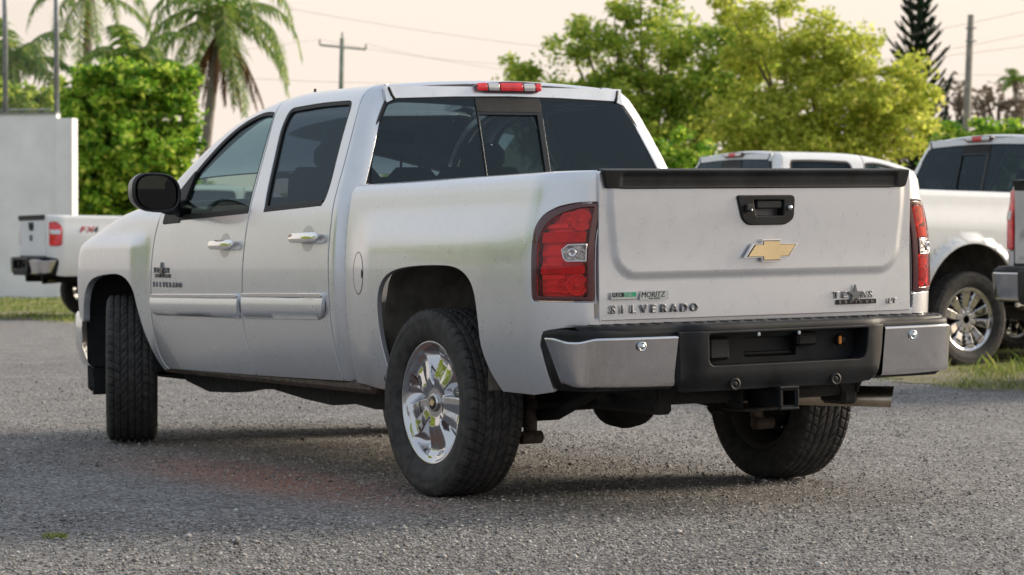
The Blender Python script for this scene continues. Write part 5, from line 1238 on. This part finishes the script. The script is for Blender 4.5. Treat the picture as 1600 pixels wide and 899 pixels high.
# Norfolk pine
def pine():
    base = site((1434-800)/4073, 80); H = 1.074+(384.7+70)/4073*80; root = empty('norfolk_pine', base, label='tall dark layered conifer rising behind the yellow-green tree', cat='pine tree')
    part('trunk', MB().tube([(0,0,-.1),(0,0,H*.5),(0,0,H)], [.22,.13,.02], 10).mesh(fix=False), M['bark'], root)
    Q = []; mb = MB(); z = 3.0; rr = random.Random(3)
    while z < H-.2:
        L0_ = min(1.5, .25+.17*(H-z)+.0); n = 9; a0 = rr.uniform(0, 6)
        for k in range(n):
            a = a0+k*2*math.pi/n+rr.uniform(-.25,.25); L = L0_*rr.uniform(.62,1.15); pts = []
            for s in np.linspace(0, 1, 7): pts.append(Vector((math.cos(a)*L*s, math.sin(a)*L*s, z+L*(.20*s+.55*s*s))))
            mb.tube(pts, [.013*(1-.8*s) for s in np.linspace(0, 1, 7)], 4)
            for m_ in range(int(60*L)+10):
                s = rr.uniform(.12, 1.03); f = min(5.999, s*6); i = int(f); p = pts[i].lerp(pts[i+1], f-i); t = (pts[i+1]-pts[i]).normalized(); sd = t.cross(Vector((0,0,1))).normalized()*rr.choice((-1,1))
                d = (sd*.55+t*.9+Vector((0,0,.45))).normalized(); l = .24*(1.1-.5*s); w = Vector((0,0,.028))
                Q.append([p-w, p+w, p+d*l+w*.6, p+d*l-w*.6]); w2 = sd.cross(t)*.03+sd*.02; Q.append([p-w2, p+w2, p+d*l+w2*.5, p+d*l-w2*.5])
        z += .31
    part('limbs', mb.mesh(fix=False), M['bark'], root); part('crown', cards_mesh(np.array([[tuple(v) for v in q] for q in Q])), M['leaf_dark'], root)
pine()

# ------------------------------------------------------------ poles and wires
M['pole_wood'] = simple('weathered_pole', (.27,.25,.21), .85, nz=5, var=.25); M['pole_green'] = simple('greenish_pole', (.20,.235,.19), .8, nz=5)
b0 = site((1500-800)/4073, 70); tp = px(1516, 24, 70)-b0
pr_ = empty('utility_pole', b0, label='bare leaning utility pole without crossarm on the right', cat='utility pole')
part('shaft', MB().tube([(0,0,-.1), tuple(tp*.5), tuple(tp)], [.14,.115,.085], 14).mesh(), M['pole_wood'], pr_)
for dz in (.35, .7): part('bracket', MB().box(tuple(tp+Vector((.0,.0,-dz))), (.22,.22,.035), .008).mesh(), M['galv'], pr_)
b1_ = site((528-800)/4073, 90); tq = px(535, 60, 90)-b1_
pl = empty('utility_pole', b1_, label='utility pole with a crossarm left of the cab roof', cat='utility pole')
part('shaft', MB().tube([(0,0,-.1), tuple(tq*.5), tuple(tq)], [.13,.105,.075], 12).mesh(), M['pole_green'], pl)
ca, cb_ = px(500, 71, 90)-b1_, px(572, 78, 90)-b1_
part('crossarm', MB().tube([tuple(ca), tuple(cb_)], .035, 8).mesh(), M['pole_green'], pl)
for e_ in (ca, cb_, tq):
    part('insulator', MB().tube([tuple(e_), tuple(e_+Vector((0,0,.12))), tuple(e_+Vector((0,0,.20)))], [.022,.035,.02], 8).mesh(), M['pole_green'], pl)
M['wire'] = simple('overhead_wire', (.32,.28,.25), .7)
def wire(a, b, sag, label, r=.0045):
    a, b = Vector(a), Vector(b); n = 28; pts = [a.lerp(b, i/n)-Vector((0,0,sag*4*(i/n)*(1-i/n))) for i in range(n+1)]
    part('overhead_wire', MB().tube([tuple(p-a) for p in pts], r, 4).mesh(fix=False), M['wire'], label=label, cat='wire', group='overhead wires').location = a
PL = lambda v: b1_+v+Vector((0,0,.2))
wire(PL(ca), px(1900, -60, 60), 1.6, 'wire from the left end of the crossarm across the sky')
wire(PL(cb_), px(1900, -20, 60), 1.6, 'wire from the right end of the crossarm across the sky')
wire(PL(ca), px(-300, 40, 85), .8, 'wire leaving the crossarm\'s left end towards the palms')
wire(px(100, -60, 75), px(1900, 110, 75), 1.2, 'upper wire slanting down to the right over the trees')
wire(px(-200, 60, 80), px(1700, 60, 68), 1.3, 'lowest sagging wire crossing the sky behind both poles')
# planting on the far side of the yard, mirrored in the side windows and paint
def offtree(loc, ells, label, matl=None):
    root = empty('shade_tree', loc, label=label, cat='tree')
    V, cs = cloud([(np.array(c), r) for c, r in ells], (40, .8), .26, .6)
    part('crown', cards_mesh(V), matl or M['leaf_green'], root); part('trunk', branchy((0,0,-.1), [c for c, r in ells], .25), M['bark'], root)
offtree((30, 19.5, 0), [((0,0,4.6),(3.2,3.2,2.4)), ((3,1,3.4),(3,2.4,2)), ((-3,.5,3.2),(3,2.4,2))], 'far broad tree across the yard, last of the mirrored row')
offtree((22, 15.5, 0), [((0,0,3.6),(3.0,2.6,2.2)), ((3,1,2.6),(2.6,2.4,1.8)), ((-3,.5,2.4),(2.6,2.4,1.7))], 'low dense tree across the yard, mirrored in the chrome trim')
offtree((9.5, 17, 0), [((0,0,5.2),(2.4,2.4,1.8)), ((2,1,4.2),(2,2,1.5)), ((-1.8,.5,4.0),(1.8,1.8,1.3))], 'spreading green tree across the yard, mirrored in the front side window')
offtree((17, 20, 0), [((0,0,4.6),(2.8,2.8,2.2)), ((2,1,3.2),(2,2,1.5)), ((-2.4,.5,3.4),(2,2,1.5))], 'broad green tree across the yard, farther along than the mirrored one')
